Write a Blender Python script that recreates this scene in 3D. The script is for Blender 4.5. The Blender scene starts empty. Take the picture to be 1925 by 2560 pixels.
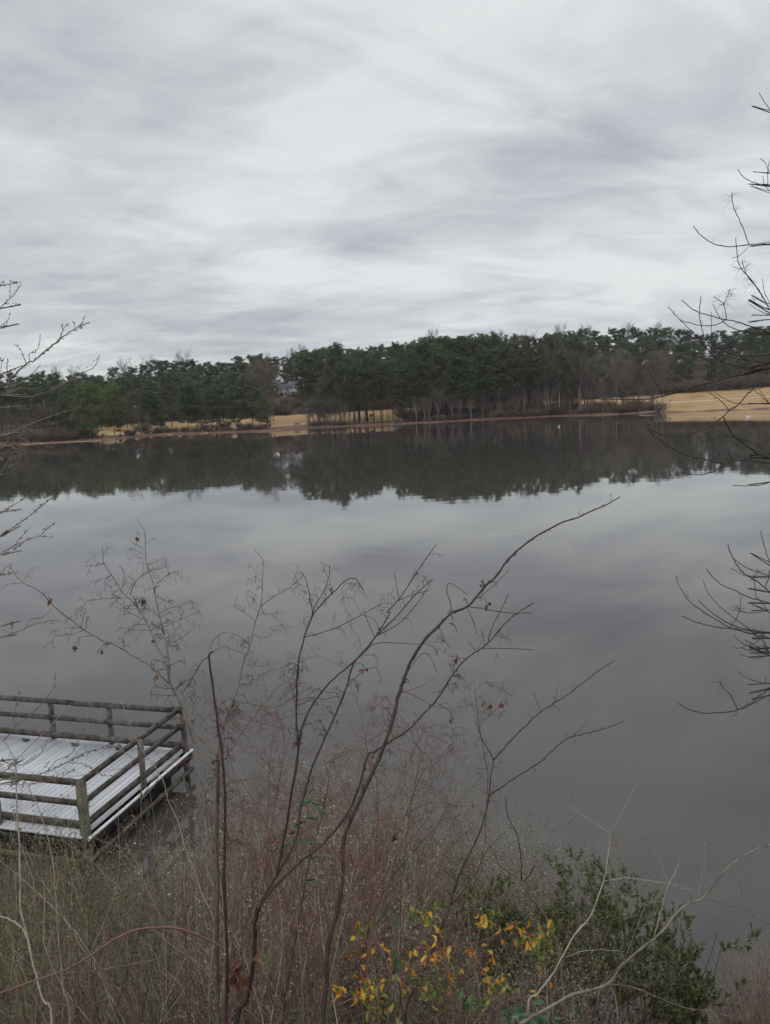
import bpy, math
import numpy as np
rng = np.random.default_rng(7)
SC = bpy.context.scene
COL = SC.collection
rad = math.radians

# ------------------------------------------------------------------ camera
FPX, HC = 1923.0, 9.0
PITCH, ROLL = rad(7.9), rad(2.6)
_F = np.array([0, math.cos(PITCH), -math.sin(PITCH)])
_U0 = np.array([0, math.sin(PITCH), math.cos(PITCH)])
_R0 = np.array([1.0, 0, 0])
_R = math.cos(ROLL) * _R0 - math.sin(ROLL) * _U0
_U = math.cos(ROLL) * _U0 + math.sin(ROLL) * _R0
from mathutils import Matrix, Vector
cd = bpy.data.cameras.new('camera'); cam = bpy.data.objects.new('camera', cd); COL.objects.link(cam)
cam.matrix_world = Matrix(((_R[0], _U[0], -_F[0], 0), (_R[1], _U[1], -_F[1], 0), (_R[2], _U[2], -_F[2], HC), (0, 0, 0, 1)))
cd.sensor_fit = 'VERTICAL'; cd.sensor_height = 36.0; cd.lens = 36.0 * FPX / 2560.0
cd.clip_start = 0.05; cd.clip_end = 6000
SC.camera = cam

# ------------------------------------------------------------------ sky, sun, exposure
SC.view_settings.view_transform = 'Standard'
SC.view_settings.look = 'None'
SC.view_settings.exposure = 0.66
SC.view_settings.gamma = 1.0
SUN_EL, SUN_AZ = rad(38), rad(200)
W = bpy.data.worlds.new('World'); SC.world = W; W.use_nodes = True
nt = W.node_tree; nt.nodes.clear()
def N(t, tree=None, **k):
    n = (tree or nt).nodes.new(t)
    for a, b in k.items(): setattr(n, a, b)
    return n
def math_(op, a, b=None, tree=None, clamp=False, c=None):
    tr = tree or nt
    n = N('ShaderNodeMath', tr, operation=op); n.use_clamp = clamp
    for i, v in enumerate((a, b, c)):
        if v is None: continue
        if isinstance(v, (int, float)): n.inputs[i].default_value = v
        else: tr.links.new(v, n.inputs[i])
    return n.outputs[0]
out = N('ShaderNodeOutputWorld'); bg = N('ShaderNodeBackground'); bg.inputs[1].default_value = 0.1
sky = N('ShaderNodeTexSky', sky_type='NISHITA'); sky.sun_disc = False
sky.sun_elevation = SUN_EL; sky.sun_rotation = SUN_AZ
tc = N('ShaderNodeTexCoord'); sp = N('ShaderNodeSeparateXYZ'); nt.links.new(tc.outputs['Generated'], sp.inputs[0])
X, Y, Z = sp.outputs
zz = math_('ADD', math_('MAXIMUM', Z, 0.0), 0.16)
px = math_('DIVIDE', X, zz); py = math_('DIVIDE', Y, zz)
def cloud(rot, sx, sy, scale, detail, dist, seed, rough=0.5):
    cb = N('ShaderNodeCombineXYZ'); nt.links.new(px, cb.inputs[0]); nt.links.new(py, cb.inputs[1]); cb.inputs[2].default_value = seed
    mp = N('ShaderNodeMapping', vector_type='POINT'); mp.inputs['Rotation'].default_value = (0, 0, rad(rot))
    m2 = N('ShaderNodeMapping', vector_type='POINT'); m2.inputs['Scale'].default_value = (sx, sy, 1)
    nt.links.new(cb.outputs[0], mp.inputs[0]); nt.links.new(mp.outputs[0], m2.inputs[0])
    n = N('ShaderNodeTexNoise'); n.inputs['Scale'].default_value = scale; n.inputs['Detail'].default_value = detail
    n.inputs['Distortion'].default_value = dist; n.inputs['Roughness'].default_value = rough
    nt.links.new(m2.outputs[0], n.inputs['Vector']); return n.outputs[0]
n1 = cloud(28, 0.55, 1.25, 0.95, 2.0, 0.35, 3.1)
n2 = cloud(-22, 0.75, 1.3, 2.3, 4.0, 0.9, 8.4, .55)
n3 = cloud(24, 0.8, 1.4, 5.5, 3.0, .6, 1.7, 0.55)
n4 = cloud(-8, 0.6, 2.2, 9.0, 5.0, 0.8, 5.3, 0.62)
val = math_('ADD', math_('ADD', math_('MULTIPLY', n1, 0.50), math_('MULTIPLY', n2, 0.40)), math_('ADD', math_('MULTIPLY', n3, 0.15), math_('MULTIPLY', n4, 0.03)))
def cloud_patch(ax, ay, rx, ry, rot, amp):
    """a broad brighter or darker bank of cloud in a fixed direction of the sky"""
    global val
    d = _F + _R * (ax - 962.5) / FPX + _U * (1280 - ay) / FPX; d = d / np.linalg.norm(d)
    cx, cy = d[0] / (max(d[2], 0) + .16), d[1] / (max(d[2], 0) + .16)
    dx = math_('SUBTRACT', px, cx); dy = math_('SUBTRACT', py, cy)
    c, s = math.cos(rad(rot)), math.sin(rad(rot))
    u = math_('DIVIDE', math_('ADD', math_('MULTIPLY', dx, c), math_('MULTIPLY', dy, s)), rx)
    v = math_('DIVIDE', math_('SUBTRACT', math_('MULTIPLY', dy, c), math_('MULTIPLY', dx, s)), ry)
    q = math_('ADD', math_('MULTIPLY', u, u), math_('MULTIPLY', v, v))
    g = math_('POWER', 2.71828, math_('MULTIPLY', q, -1.0))
    val = math_('ADD', val, math_('MULTIPLY', math_('MULTIPLY', g, math_('ADD', math_('MULTIPLY', n2, 1.2), .4)), amp * 1.3))
PATCHES = [(600, 600, .22, .5, -10, .10), (810, 450, .25, .5, -25, .09), (1200, 260, .5, .5, 0, .03), (1380, 480, .35, .45, 20, -.07),
           (330, 150, .45, .6, 0, -.06), (880, 600, .2, .35, -10, -.06), (150, 790, .8, .35, 0, -.06), (330, 770, .25, .35, 0, .03),
           (1300, 780, .9, .3, 0, .02), (1720, 590, .35, .4, 0, .05), (1820, 420, .35, .3, 10, .06), (150, 870, .5, .5, 0, .10), (600, 810, .9, .25, 0, -.03), (1700, 800, .6, .4, 0, -.05), (500, 730, 1.2, .35, 0, .05), (1250, 690, .8, .25, 0, .05), (1750, 680, .6, .3, 0, .05), (1000, 60, .5, .5, 0, .04)]
for a in PATCHES: cloud_patch(*a)
ramp = N('ShaderNodeValToRGB'); nt.links.new(val, ramp.inputs[0])
cr = ramp.color_ramp; cr.interpolation = 'B_SPLINE'
cr.elements[0].position = 0.40; cr.elements[0].color = (.265, .276, .308, 1)
cr.elements[1].position = 0.69; cr.elements[1].color = (.500, .514, .512, 1)
e = cr.elements.new(0.49); e.color = (.335, .347, .368, 1)
e = cr.elements.new(0.58); e.color = (.405, .418, .430, 1)
m10 = N('ShaderNodeVectorMath', operation='SCALE'); m10.inputs['Scale'].default_value = 10.0
nt.links.new(ramp.outputs[0], m10.inputs[0])
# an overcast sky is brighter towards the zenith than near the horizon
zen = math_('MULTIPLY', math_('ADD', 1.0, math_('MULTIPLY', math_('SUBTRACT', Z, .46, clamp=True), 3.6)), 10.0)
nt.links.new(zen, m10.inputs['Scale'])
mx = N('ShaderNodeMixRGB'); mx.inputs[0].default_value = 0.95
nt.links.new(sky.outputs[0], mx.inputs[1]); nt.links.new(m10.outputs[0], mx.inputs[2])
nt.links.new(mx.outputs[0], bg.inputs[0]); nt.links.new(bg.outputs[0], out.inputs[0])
sd = bpy.data.lights.new('sun', 'SUN'); sd.energy = 0.6; sd.angle = rad(20); sd.color = (1, .97, .93)
so = bpy.data.objects.new('sun', sd); COL.objects.link(so)
so.rotation_euler = (rad(90) - SUN_EL, 0, math.pi - SUN_AZ)

# ------------------------------------------------------------------ helpers
def nrm(a): return a / np.maximum(np.linalg.norm(a, axis=-1, keepdims=True), 1e-9)
def ray(x, y): return _F + _R * ((x - 962.5) / FPX) + _U * ((1280 - y) / FPX)
def atd(x, y, d): return np.array([0, 0, HC]) + ray(x, y) * d          # point at view depth d
def atz(x, y, z): r = ray(x, y); return np.array([0, 0, HC]) + r * (z - HC) / r[2]
def aty(x, y, Yw): r = ray(x, y); return np.array([0, 0, HC]) + r * Yw / r[1]
def topix(P):
    q = np.asarray(P) - np.array([0, 0, HC]); d = q @ _F
    return 962.5 + FPX * (q @ _R) / d, 1280 - FPX * (q @ _U) / d
class MB:
    def __init__(s): s.v = []; s.f = []; s.n = 0
    def add(s, V, Fc):
        V = np.asarray(V, float).reshape(-1, 3); s.v.append(V); s.f.append(np.asarray(Fc, int) + s.n); s.n += len(V); return s
    def tubes(s, P, Rr, sides=4):
        P = np.asarray(P, float); Rr = np.asarray(Rr, float)
        if P.ndim == 2: P = P[None]; Rr = Rr[None]
        n, K, _ = P.shape
        T = np.empty_like(P); T[:, 1:-1] = P[:, 2:] - P[:, :-2]; T[:, 0] = P[:, 1] - P[:, 0]; T[:, -1] = P[:, -1] - P[:, -2]; T = nrm(T)
        m = nrm(P[:, -1] - P[:, 0] + 1e-6); ref = np.zeros((n, 3)); ref[np.arange(n), np.argmin(np.abs(m), axis=1)] = 1
        A = nrm(np.cross(T, ref[:, None, :])); B = np.cross(T, A)
        th = np.arange(sides) * 2 * np.pi / sides
        V = P[:, :, None] + Rr[:, :, None, None] * (A[:, :, None] * np.cos(th)[None, None, :, None] + B[:, :, None] * np.sin(th)[None, None, :, None])
        i = np.arange(K - 1)[:, None] * sides; j = np.arange(sides)[None]; j2 = (j + 1) % sides
        q = np.stack([i + j, i + j2, i + sides + j2, i + sides + j], -1).reshape(-1, 4)
        Fq = (q[None] + (np.arange(n) * K * sides)[:, None, None]).reshape(-1, 4)
        s.add(V.reshape(-1, 3), Fq)
        if sides == 4:
            cap = np.array([[3, 2, 1, 0], [(K - 1) * 4, (K - 1) * 4 + 1, (K - 1) * 4 + 2, (K - 1) * 4 + 3]])
            s.f.append((cap[None] + (np.arange(n) * K * 4)[:, None, None]).reshape(-1, 4) + s.n - n * K * 4)
        return s
    def leaves(s, C, D, L, Wd, curl=0.0):
        """pointed leaves: base C, direction D, length L, width Wd; two quads folded along the midrib"""
        C = np.asarray(C, float); D = nrm(np.asarray(D, float)); n = len(C); L = np.broadcast_to(L, n)[:, None]; Wd = np.broadcast_to(Wd, n)[:, None]
        S = nrm(np.cross(D, nrm(rng.normal(size=(n, 3))))); Nn = np.cross(S, D)
        mid = C + D * L * .5 + Nn * L * curl; tip = C + D * L
        a = C + D * L * .33 + S * Wd * .5 + Nn * L * (curl + .06); b = C + D * L * .33 - S * Wd * .5 + Nn * L * (curl + .06)
        a2 = C + D * L * .7 + S * Wd * .38 + Nn * L * (curl * .8 + .03); b2 = C + D * L * .7 - S * Wd * .38 + Nn * L * (curl * .8 + .03)
        V = np.stack([C, a, a2, tip, b2, b, mid], 1).reshape(-1, 3)
        k = (np.arange(n) * 7)[:, None, None]
        F1 = np.array([[0, 1, 2, 6], [6, 2, 3, 4], [0, 6, 4, 5]])
        s.add(V, (F1[None] + k).reshape(-1, 4)); return s
    def tufts(s, C, D, L, Wd):
        """single small four-cornered blades"""
        C = np.asarray(C, float); D = nrm(D); n = len(C); L = np.broadcast_to(L, n)[:, None]; Wd = np.broadcast_to(Wd, n)[:, None]
        S = nrm(np.cross(D, rng.normal(size=(n, 3))))
        V = np.stack([C - D * L * .5, C + S * Wd * .5, C + D * L * .5, C - S * Wd * .5], 1).reshape(-1, 3)
        s.add(V, np.arange(n * 4).reshape(-1, 4)); return s
    def box(s, c, size, ax=None, ay=None):
        c = np.asarray(c, float); hx, hy, hz = np.asarray(size, float) / 2
        ax = np.array([1., 0, 0]) if ax is None else nrm(np.asarray(ax, float)); ay = np.array([0, 1., 0]) if ay is None else nrm(np.asarray(ay, float))
        az = np.cross(ax, ay)
        V = [c + ax * hx * a + ay * hy * b + az * hz * d for d in (-1, 1) for b in (-1, 1) for a in (-1, 1)]
        s.add(V, [[0, 2, 3, 1], [4, 5, 7, 6], [0, 1, 5, 4], [2, 6, 7, 3], [0, 4, 6, 2], [1, 3, 7, 5]]); return s
    def beam(s, a, b, w, h):
        """rectangular timber from a to b, w across, h in height"""
        a = np.asarray(a, float); b = np.asarray(b, float); d = nrm(b - a)
        up = np.array([0, 0, 1.]) if abs(d[2]) < .9 else nrm(np.array([-.961, .275, 0]))
        sd_ = nrm(np.cross(up, d)); s.box((a + b) / 2, (np.linalg.norm(b - a), w, h), d, sd_); return s
    def quad(s, a, b, c, d): s.add([a, b, c, d], [[0, 1, 2, 3]]); return s
    def mesh(s, name, mat):
        V = np.concatenate(s.v); me = bpy.data.meshes.new(name)
        Fq = np.concatenate(s.f)
        me.vertices.add(len(V)); me.vertices.foreach_set('co', V.ravel())
        me.loops.add(Fq.size); me.loops.foreach_set('vertex_index', Fq.ravel().astype(np.int32))
        me.polygons.add(len(Fq)); me.polygons.foreach_set('loop_start', (np.arange(len(Fq)) * 4).astype(np.int32))
        me.polygons.foreach_set('loop_total', np.full(len(Fq), 4, np.int32))
        me.update(calc_edges=True); me.validate(); me.materials.append(mat); return me
    def build(s, name, mat, parent=None, smooth=False, loc=None):
        me = s.mesh(name, mat)
        if smooth: me.polygons.foreach_set('use_smooth', np.ones(len(me.polygons), bool))
        o = bpy.data.objects.new(name, me); COL.objects.link(o)
        if parent: o.parent = parent
        if loc is not None: o.location = loc
        return o
def tag(o, label=None, cat=None, group=None, kind=None):
    if label: o['label'] = label
    if cat: o['category'] = cat
    if group: o['group'] = group
    if kind: o['kind'] = kind
    return o
def thing(name, label, cat, loc=(0, 0, 0), rz=0, group=None):
    o = bpy.data.objects.new(name, None); COL.objects.link(o); o.location = loc; o.rotation_euler = (0, 0, rz)
    o.empty_display_size = .3
    return tag(o, label, cat, group)
def dup(root, loc, rz, scale, label=None, group=None, cat=None):
    r = root.copy(); COL.objects.link(r); r.location = loc; r.rotation_euler = (0, 0, rz); r.scale = scale
    if label: r['label'] = label
    if group: r['group'] = group
    if cat: r['category'] = cat
    for ch in KIDS[root.name]:
        c = ch.copy(); COL.objects.link(c); c.parent = r
    return r
KIDS = {}

def mat(name, cols, rough=.8, scale=6.0, island=False, stretch=None, spec=.25, bump=0.0, bscale=20., pos=None, trans=0.0):
    m = bpy.data.materials.new(name); m.use_nodes = True; t = m.node_tree; t.nodes.clear()
    o = N('ShaderNodeOutputMaterial', t); b = N('ShaderNodeBsdfPrincipled', t)
    b.inputs['Roughness'].default_value = rough; b.inputs['Specular IOR Level'].default_value = spec
    tc_ = N('ShaderNodeTexCoord', t); mp = N('ShaderNodeMapping', t)
    if stretch: mp.inputs['Scale'].default_value = stretch
    t.links.new(tc_.outputs['Object'], mp.inputs[0])
    n = N('ShaderNodeTexNoise', t); n.inputs['Scale'].default_value = scale; n.inputs['Detail'].default_value = 5.0; n.inputs['Roughness'].default_value = .6
    t.links.new(mp.outputs[0], n.inputs['Vector'])
    fac = n.outputs[0]
    r = N('ShaderNodeValToRGB', t)
    if island:
        g = N('ShaderNodeNewGeometry', t)
        fac = math_('ADD', math_('MULTIPLY', fac, .35, t), math_('MULTIPLY', g.outputs['Random Per Island'], .65, t), t)
        lo, hi = .15, .85
    else: lo, hi = .35, .66
    for i, c in enumerate(cols):
        p = lo + (hi - lo) * i / max(1, len(cols) - 1)
        if pos: p = pos[i]
        if i < 2: el = r.color_ramp.elements[i]; el.position = p
        else: el = r.color_ramp.elements.new(p)
        el.color = (*c, 1)
    t.links.new(fac, r.inputs[0]); t.links.new(r.outputs[0], b.inputs['Base Color'])
    if bump:
        n2_ = N('ShaderNodeTexNoise', t); n2_.inputs['Scale'].default_value = bscale; n2_.inputs['Detail'].default_value = 4.
        t.links.new(mp.outputs[0], n2_.inputs['Vector'])
        bp = N('ShaderNodeBump', t); bp.inputs['Strength'].default_value = bump; bp.inputs['Distance'].default_value = .02
        t.links.new(n2_.outputs[0], bp.inputs['Height']); t.links.new(bp.outputs[0], b.inputs['Normal'])
    if trans:
        tr = N('ShaderNodeBsdfTranslucent', t); ms = N('ShaderNodeMixShader', t); ms.inputs[0].default_value = trans
        t.links.new(r.outputs[0], tr.inputs[0]); t.links.new(b.outputs[0], ms.inputs[1]); t.links.new(tr.outputs[0], ms.inputs[2])
        t.links.new(ms.outputs[0], o.inputs[0])
    else: t.links.new(b.outputs[0], o.inputs[0])
    return m
M = {}
M['lawn'] = mat('dormant_lawn', [(.20, .125, .055), (.32, .205, .095), (.25, .17, .082)], .95, .05, bump=.2, bscale=2)
M['clay'] = mat('clay_bank', [(.075, .042, .032), (.17, .085, .055), (.10, .06, .045), (.24, .17, .12)], .95, .25, bump=.3, bscale=3)
M['woodfloor'] = mat('leaf_litter', [(.05, .033, .025), (.09, .055, .04)], .95, .2)
M['soil'] = mat('bank_soil', [(.045, .035, .025), (.08, .06, .045), (.05, .045, .03)], .95, 3.)
M['path'] = mat('gravel_path', [(.42, .33, .25), (.52, .42, .33)], .9, .8)
M['sand'] = mat('mud_spit', [(.20, .16, .13), (.28, .22, .18)], .8, .6)
M['rock'] = mat('shore_rock', [(.22, .18, .15), (.38, .32, .27)], .9, 2.)
M['pine_bark'] = mat('pine_bark', [(.045, .033, .028), (.085, .06, .048)], .9, 1.5, stretch=(1, 1, .2))
M['needles'] = mat('pine_needles', [(.045, .060, .030), (.085, .106, .048), (.130, .152, .078)], .75, .35, island=True, trans=.15)
M['needles_light'] = mat('pine_needles_yellowgreen', [(.055, .078, .028), (.105, .132, .044), (.150, .178, .065)], .75, .35, island=True, trans=.15)
M['needles_blue'] = mat('pine_needles_dark', [(.038, .054, .030), (.070, .092, .044), (.112, .134, .068)], .75, .35, island=True, trans=.15)
M['grey_bark'] = mat('grey_bark', [(.11, .09, .078), (.21, .18, .155)], .9, 1.2, island=True)
M['pale_bark'] = mat('pale_bark', [(.24, .21, .18), (.36, .32, .28)], .9, 1.2)
M['brown_twig'] = mat('brown_twigs', [(.075, .060, .052), (.145, .118, .10)], .9, .4, island=True)
M['mauve_twig'] = mat('mauve_twigs', [(.11, .086, .076), (.20, .162, .142)], .9, .4, island=True)
M['rust_twig'] = mat('rust_twigs', [(.09, .055, .040), (.18, .115, .082)], .9, .4, island=True)
M['sap_dark'] = mat('dark_sapling_bark', [(.035, .026, .024), (.075, .055, .048)], .7, 25, stretch=(1, 1, .4), bump=.3, bscale=90)
M['sap_grey'] = mat('grey_sapling_bark', [(.085, .072, .055), (.15, .13, .10), (.20, .178, .145)], .8, 18, stretch=(1, 1, .35), bump=.3, bscale=90)
M['sap_pale'] = mat('pale_stem_bark', [(.22, .18, .15), (.34, .29, .25)], .8, 20, stretch=(1, 1, .35))
M['sap_black'] = mat('black_twig_bark', [(.028, .022, .022), (.062, .050, .048)], .8, 20, stretch=(1, 1, .35))
M['red_cane'] = mat('red_cane_bark', [(.10, .050, .042), (.20, .10, .085)], .7, 15, island=True)
M['stem_mix'] = mat('brush_stems', [(.06, .042, .032), (.19, .140, .108), (.44, .36, .29)], .9, 8, island=True)
M['stem_red'] = mat('brush_stems_red', [(.10, .054, .040), (.22, .135, .100), (.32, .225, .175)], .9, 8, island=True)
M['leaf_small'] = mat('small_greygreen_leaves', [(.065, .085, .035), (.13, .155, .07), (.20, .225, .12)], .7, 8, island=True, trans=.2)
M['leaf_seed'] = mat('pale_seed_tufts', [(.16, .13, .09), (.30, .26, .19), (.40, .36, .27)], .9, 8, island=True)
M['leaf_myrtle'] = mat('myrtle_leaves', [(.045, .060, .024), (.095, .110, .045), (.18, .175, .08)], .5, 8, island=True, spec=.4, trans=.15)
M['leaf_yellow'] = mat('yellow_leaves', [(.60, .30, .04), (.70, .44, .06), (.72, .52, .12)], .6, 8, island=True, trans=.3)
M['leaf_orange'] = mat('orange_leaves', [(.42, .15, .035), (.58, .27, .05), (.64, .38, .08)], .6, 8, island=True, trans=.3)
M['leaf_olive'] = mat('olive_leaves', [(.11, .15, .04), (.20, .24, .065), (.32, .31, .08)], .6, 8, island=True, trans=.3)
M['leaf_green'] = mat('green_leaves', [(.030, .075, .030), (.055, .12, .048), (.085, .17, .065)], .5, 8, island=True, spec=.4, trans=.2)
M['leaf_dead'] = mat('dead_leaves', [(.085, .03, .02), (.16, .065, .04)], .8, 8, island=True)
M['deadneedle'] = mat('dead_needles', [(.06, .045, .035), (.12, .095, .075)], .8, 8)

def spawn(P, Rr, n, u0, u1, L, ang, up=0., wig=.08, K=5, rf=.6, taper=.4, rtip=.35, hook=0., flat=None, rmin=0.0, sphere=None):
    Np, K0, _ = P.shape; idx = np.repeat(np.arange(Np), n); u = rng.uniform(u0, u1, Np * n)
    f = u * (K0 - 1); i = np.minimum(f.astype(int), K0 - 2); w = (f - i)[:, None]
    p = P[idx, i] * (1 - w) + P[idx, i + 1] * w; T = nrm(P[idx, i + 1] - P[idx, i])
    r = Rr[idx, i] * (1 - w[:, 0]) + Rr[idx, i + 1] * w[:, 0]
    perp = nrm(np.cross(T, rng.normal(size=T.shape)))
    if flat is not None: perp = nrm(perp * np.array([1, 1, flat]))
    a = (ang * rng.uniform(.75, 1.25, len(idx)))[:, None]
    d = nrm(T * np.cos(a) + perp * np.sin(a))
    Lp = L if np.isscalar(L) else np.asarray(L)[idx]
    l = (Lp * (1 - taper * u) * rng.uniform(.55, 1.3, len(idx)))
    if sphere is not None: l = l * sphere(u)
    l = l[:, None, None]; s = np.linspace(0, 1, K)[None, :, None]
    if hook: so_ = np.minimum(s, .6) + .25 * np.maximum(s - .6, 0); dn = hook * np.maximum(s - .6, 0)
    else: so_ = s; dn = 0 * s
    Q = p[:, None] + l * (d[:, None] * so_ + np.array([0, 0, 1.]) * (up * s ** 2 - dn))
    wg = rng.normal(size=(len(idx), K, 3)) * wig; wg[:, 0] = 0; Q = Q + np.cumsum(wg, 1) * l / K * 1.6
    R2 = np.maximum(r * rf, rmin)[:, None] * (1 - (1 - rtip) * s[0, :, 0])[None]
    return Q, R2
def roots(n, spread, H, lean, K=7, r0=.008, r1=.002, wig=.05, bow=0.0):
    a = rng.uniform(0, 2 * np.pi, n); q = spread * np.sqrt(rng.uniform(0, 1, n))
    b = np.stack([q * np.cos(a), q * np.sin(a), np.full(n, -.1)], 1)
    ln = lean * rng.uniform(.2, 1.2, n); a2 = a + rng.normal(size=n) * .5
    d = np.stack([np.cos(a2) * np.sin(ln), np.sin(a2) * np.sin(ln), np.cos(ln)], 1)
    l = (H * rng.uniform(.65, 1.05, n))[:, None, None]; s = np.linspace(0, 1, K)[None, :, None]
    hor = d * np.array([1, 1, 0])
    P = b[:, None] + l * (d[:, None] * s + bow * (hor[:, None] * s ** 2 - np.array([0, 0, .5]) * s ** 3))
    wg = rng.normal(size=(n, K, 3)) * wig; wg[:, 0] = 0; P = P + np.cumsum(wg, 1) * l / K
    Rr = (r0 * rng.uniform(.6, 1.2, n))[:, None] * (1 - s[0, :, 0][None]) + r1
    return P, Rr
def sample(P, n, u0=0., u1=1.):
    """n random points along each polyline, with tangents"""
    Np, K0, _ = P.shape; idx = np.repeat(np.arange(Np), n); u = rng.uniform(u0, u1, Np * n)
    f = u * (K0 - 1); i = np.minimum(f.astype(int), K0 - 2); w = (f - i)[:, None]
    return P[idx, i] * (1 - w) + P[idx, i + 1] * w, nrm(P[idx, i + 1] - P[idx, i])

# ------------------------------------------------------------------ terrain
T_S = [-1.2, -.8, -.6, -.45, -.43, -.36, -.31, -.255, -.15, -.095, .025, .126, .21, .26, .375, .5, .7, 1.2]
Y_S = [200, 260, 300, 309, 312, 314, 350, 356, 336, 362, 355, 369, 375, 363, 348, 333, 300, 220]
def shore(t):
    t = np.asarray(t, float)
    return np.interp(t, T_S, Y_S) + 2.2 * np.sin(t * 60) + 1.3 * np.sin(t * 143 + 1) + .5 * np.sin(t * 410)
def far_z(t, s):
    t = np.asarray(t, float); s = np.asarray(s, float)
    zl = np.interp(t, [-.5, -.3, -.1, .1, .25, .35, .5], [4.6, 5.2, 6., 6.5, 6.8, 7.2, 8.9])
    zm = np.interp(t, [-.5, -.3, -.2, -.12, .1, .25, .5], [7, 9, 15, 17.2, 17, 13, 17])
    zh = np.interp(t, [-.5, -.3, -.15, -.1, .1, .25, .5], [12, 14, 23, 25, 26, 29, 35])
    z = np.where(s < 0, s * .12, 0)
    z = np.where((s >= 0) & (s < 2), s * .25, z)
    z = np.where((s >= 2) & (s < 12), .5 + (s - 2) * .03, z)
    k = np.clip((s - 12) / 88, 0, 1); z = np.where((s >= 12) & (s < 100), .8 + (zl - .8) * k, z)
    k = np.clip((s - 100) / 50, 0, 1); z = np.where((s >= 100) & (s < 150), zl + (zm - zl) * k, z)
    k = np.clip((s - 150) / 100, 0, 1); z = np.where((s >= 150) & (s < 250), zm + (zh - zm) * k, z)
    k = np.clip((s - 250) / 350, 0, 1); z = np.where(s >= 250, zh + 5 * k, z)
    return np.maximum(z, -2.2)
def far_pos(t, s, dz=0.):
    t = np.asarray(t, float); Yw = shore(t) + s
    return np.stack([t * Yw, Yw, far_z(t, s) + dz + 0 * Yw], -1)
def t_of(x):  # azimuth tangent of a picture column near the far shore
    r = ray(x, 1040 - (x - 962) * .045); return r[0] / r[1]
def patch(name, s0, s1, ns, m, nt_=420, dz=0., smooth=True):
    t = np.linspace(-1.15, 1.15, nt_); a = s0(t); b = s1(t); k = np.linspace(0, 1, ns)
    S = a[:, None] + (b - a)[:, None] * k[None]; Tt = np.repeat(t[:, None], ns, 1)
    V = far_pos(Tt, S, dz).reshape(-1, 3)
    i = np.arange(nt_ - 1)[:, None] * ns; j = np.arange(ns - 1)[None]
    Fq = np.stack([i + j, i + ns + j, i + ns + j + 1, i + j + 1], -1).reshape(-1, 4)
    mb = MB(); mb.add(V, Fq); return tag(mb.build(name, m, smooth=smooth), kind='structure')
sb = lambda t: np.interp(t, [-.5, -.36, -.3, .0, .31, .345, .37, 1], [16, 12, 15, 19, 22, 12, 2.0, 2.0]) + 1.5 * np.sin(t * 90)
cst = lambda v: (lambda t: np.full_like(t, float(v)))
LT = lambda t: np.interp(t, [-1, -.42, -.38, -.3, -.1, .5], [30, 40, 80, 98, 98, 104])
patch('shore_bank', cst(-22), sb, 40, M['clay'])
patch('lawn', sb, LT, 60, M['lawn'])
patch('woodland_floor', LT, cst(900), 90, M['woodfloor'])
psh = lambda t: np.interp(t, [-1, -.5, -.3, -.15, -.05, .03, .12, .2, .35, .5, 1], [20, 20, 25, 27, 27, 31, 42, 55, 50, 52, 60])
patch('path', lambda t: psh(t) - 1.6, lambda t: psh(t) + 1.6, 3, M['path'], dz=.07)
g = MB(); g.quad((-1900, -1500, -2.6), (1900, -1500, -2.6), (1900, 1900, -2.6), (-1900, 1900, -2.6)); tag(g.build('ground', M['woodfloor']), kind='structure')
# near bank, falling from the trail to the water
def bank_z(x, y):
    x = np.asarray(x, float); y = np.asarray(y, float)
    z = np.interp(y, [-40, -3, 1, 8, 9.8, 13, 20], [8.2, 7.5, 7.4, 1.0, 0.05, -1.2, -2.4])
    return z + .06 * np.sin(x * 2.1 + y) + .05 * np.sin(x * .7 - y * 1.7)
gx = np.linspace(-60, 60, 161); gy = np.concatenate([np.linspace(-40, 0, 15), np.linspace(.5, 20, 60)])
GX, GY = np.meshgrid(gx, gy, indexing='ij'); V = np.stack([GX, GY, bank_z(GX, GY)], -1).reshape(-1, 3)
i = np.arange(160)[:, None] * 75; j = np.arange(74)[None]
mb = MB(); mb.add(V, np.stack([i + j, i + 75 + j, i + 76 + j, i + j + 1], -1).reshape(-1, 4)); tag(mb.build('near_bank', M['soil'], smooth=True), kind='structure')
# water
wm = bpy.data.materials.new('lake_water'); wm.use_nodes = True; t = wm.node_tree; b = t.nodes['Principled BSDF']
b.inputs['Base Color'].default_value = (.047, .043, .039, 1); b.inputs['Roughness'].default_value = .02; b.inputs['IOR'].default_value = 1.45
tcw = N('ShaderNodeTexCoord', t)
def wn(scale, sc, detail, seed):
    mp = N('ShaderNodeMapping', t); mp.inputs['Scale'].default_value = sc; mp.inputs['Location'].default_value = (seed, seed, 0)
    t.links.new(tcw.outputs['Object'], mp.inputs[0]); n = N('ShaderNodeTexNoise', t); n.inputs['Scale'].default_value = scale; n.inputs['Detail'].default_value = detail
    t.links.new(mp.outputs[0], n.inputs['Vector']); return n.outputs[0]
calm = math_('MULTIPLY', math_('SUBTRACT', wn(.02, (1, 2.5, 1), 2, 5), .35, t), 2.2, t, clamp=True)
hgt = math_('MULTIPLY', math_('ADD', math_('MULTIPLY', wn(.35, (.6, 1.4, 1), 2, 1), 1., t), math_('MULTIPLY', wn(1.6, (.7, 1.3, 1), 3, 9), .16, t), t), math_('ADD', calm, .25, t), t)
bp = N('ShaderNodeBump', t); bp.inputs['Strength'].default_value = 1.0; bp.inputs['Distance'].default_value = .007
t.links.new(hgt, bp.inputs['Height']); t.links.new(bp.outputs[0], b.inputs['Normal'])
g = MB(); g.quad((-900, 5, 0), (900, 5, 0), (900, 470, 0), (-900, 470, 0)); tag(g.build('lake_water', wm), kind='structure')

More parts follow.
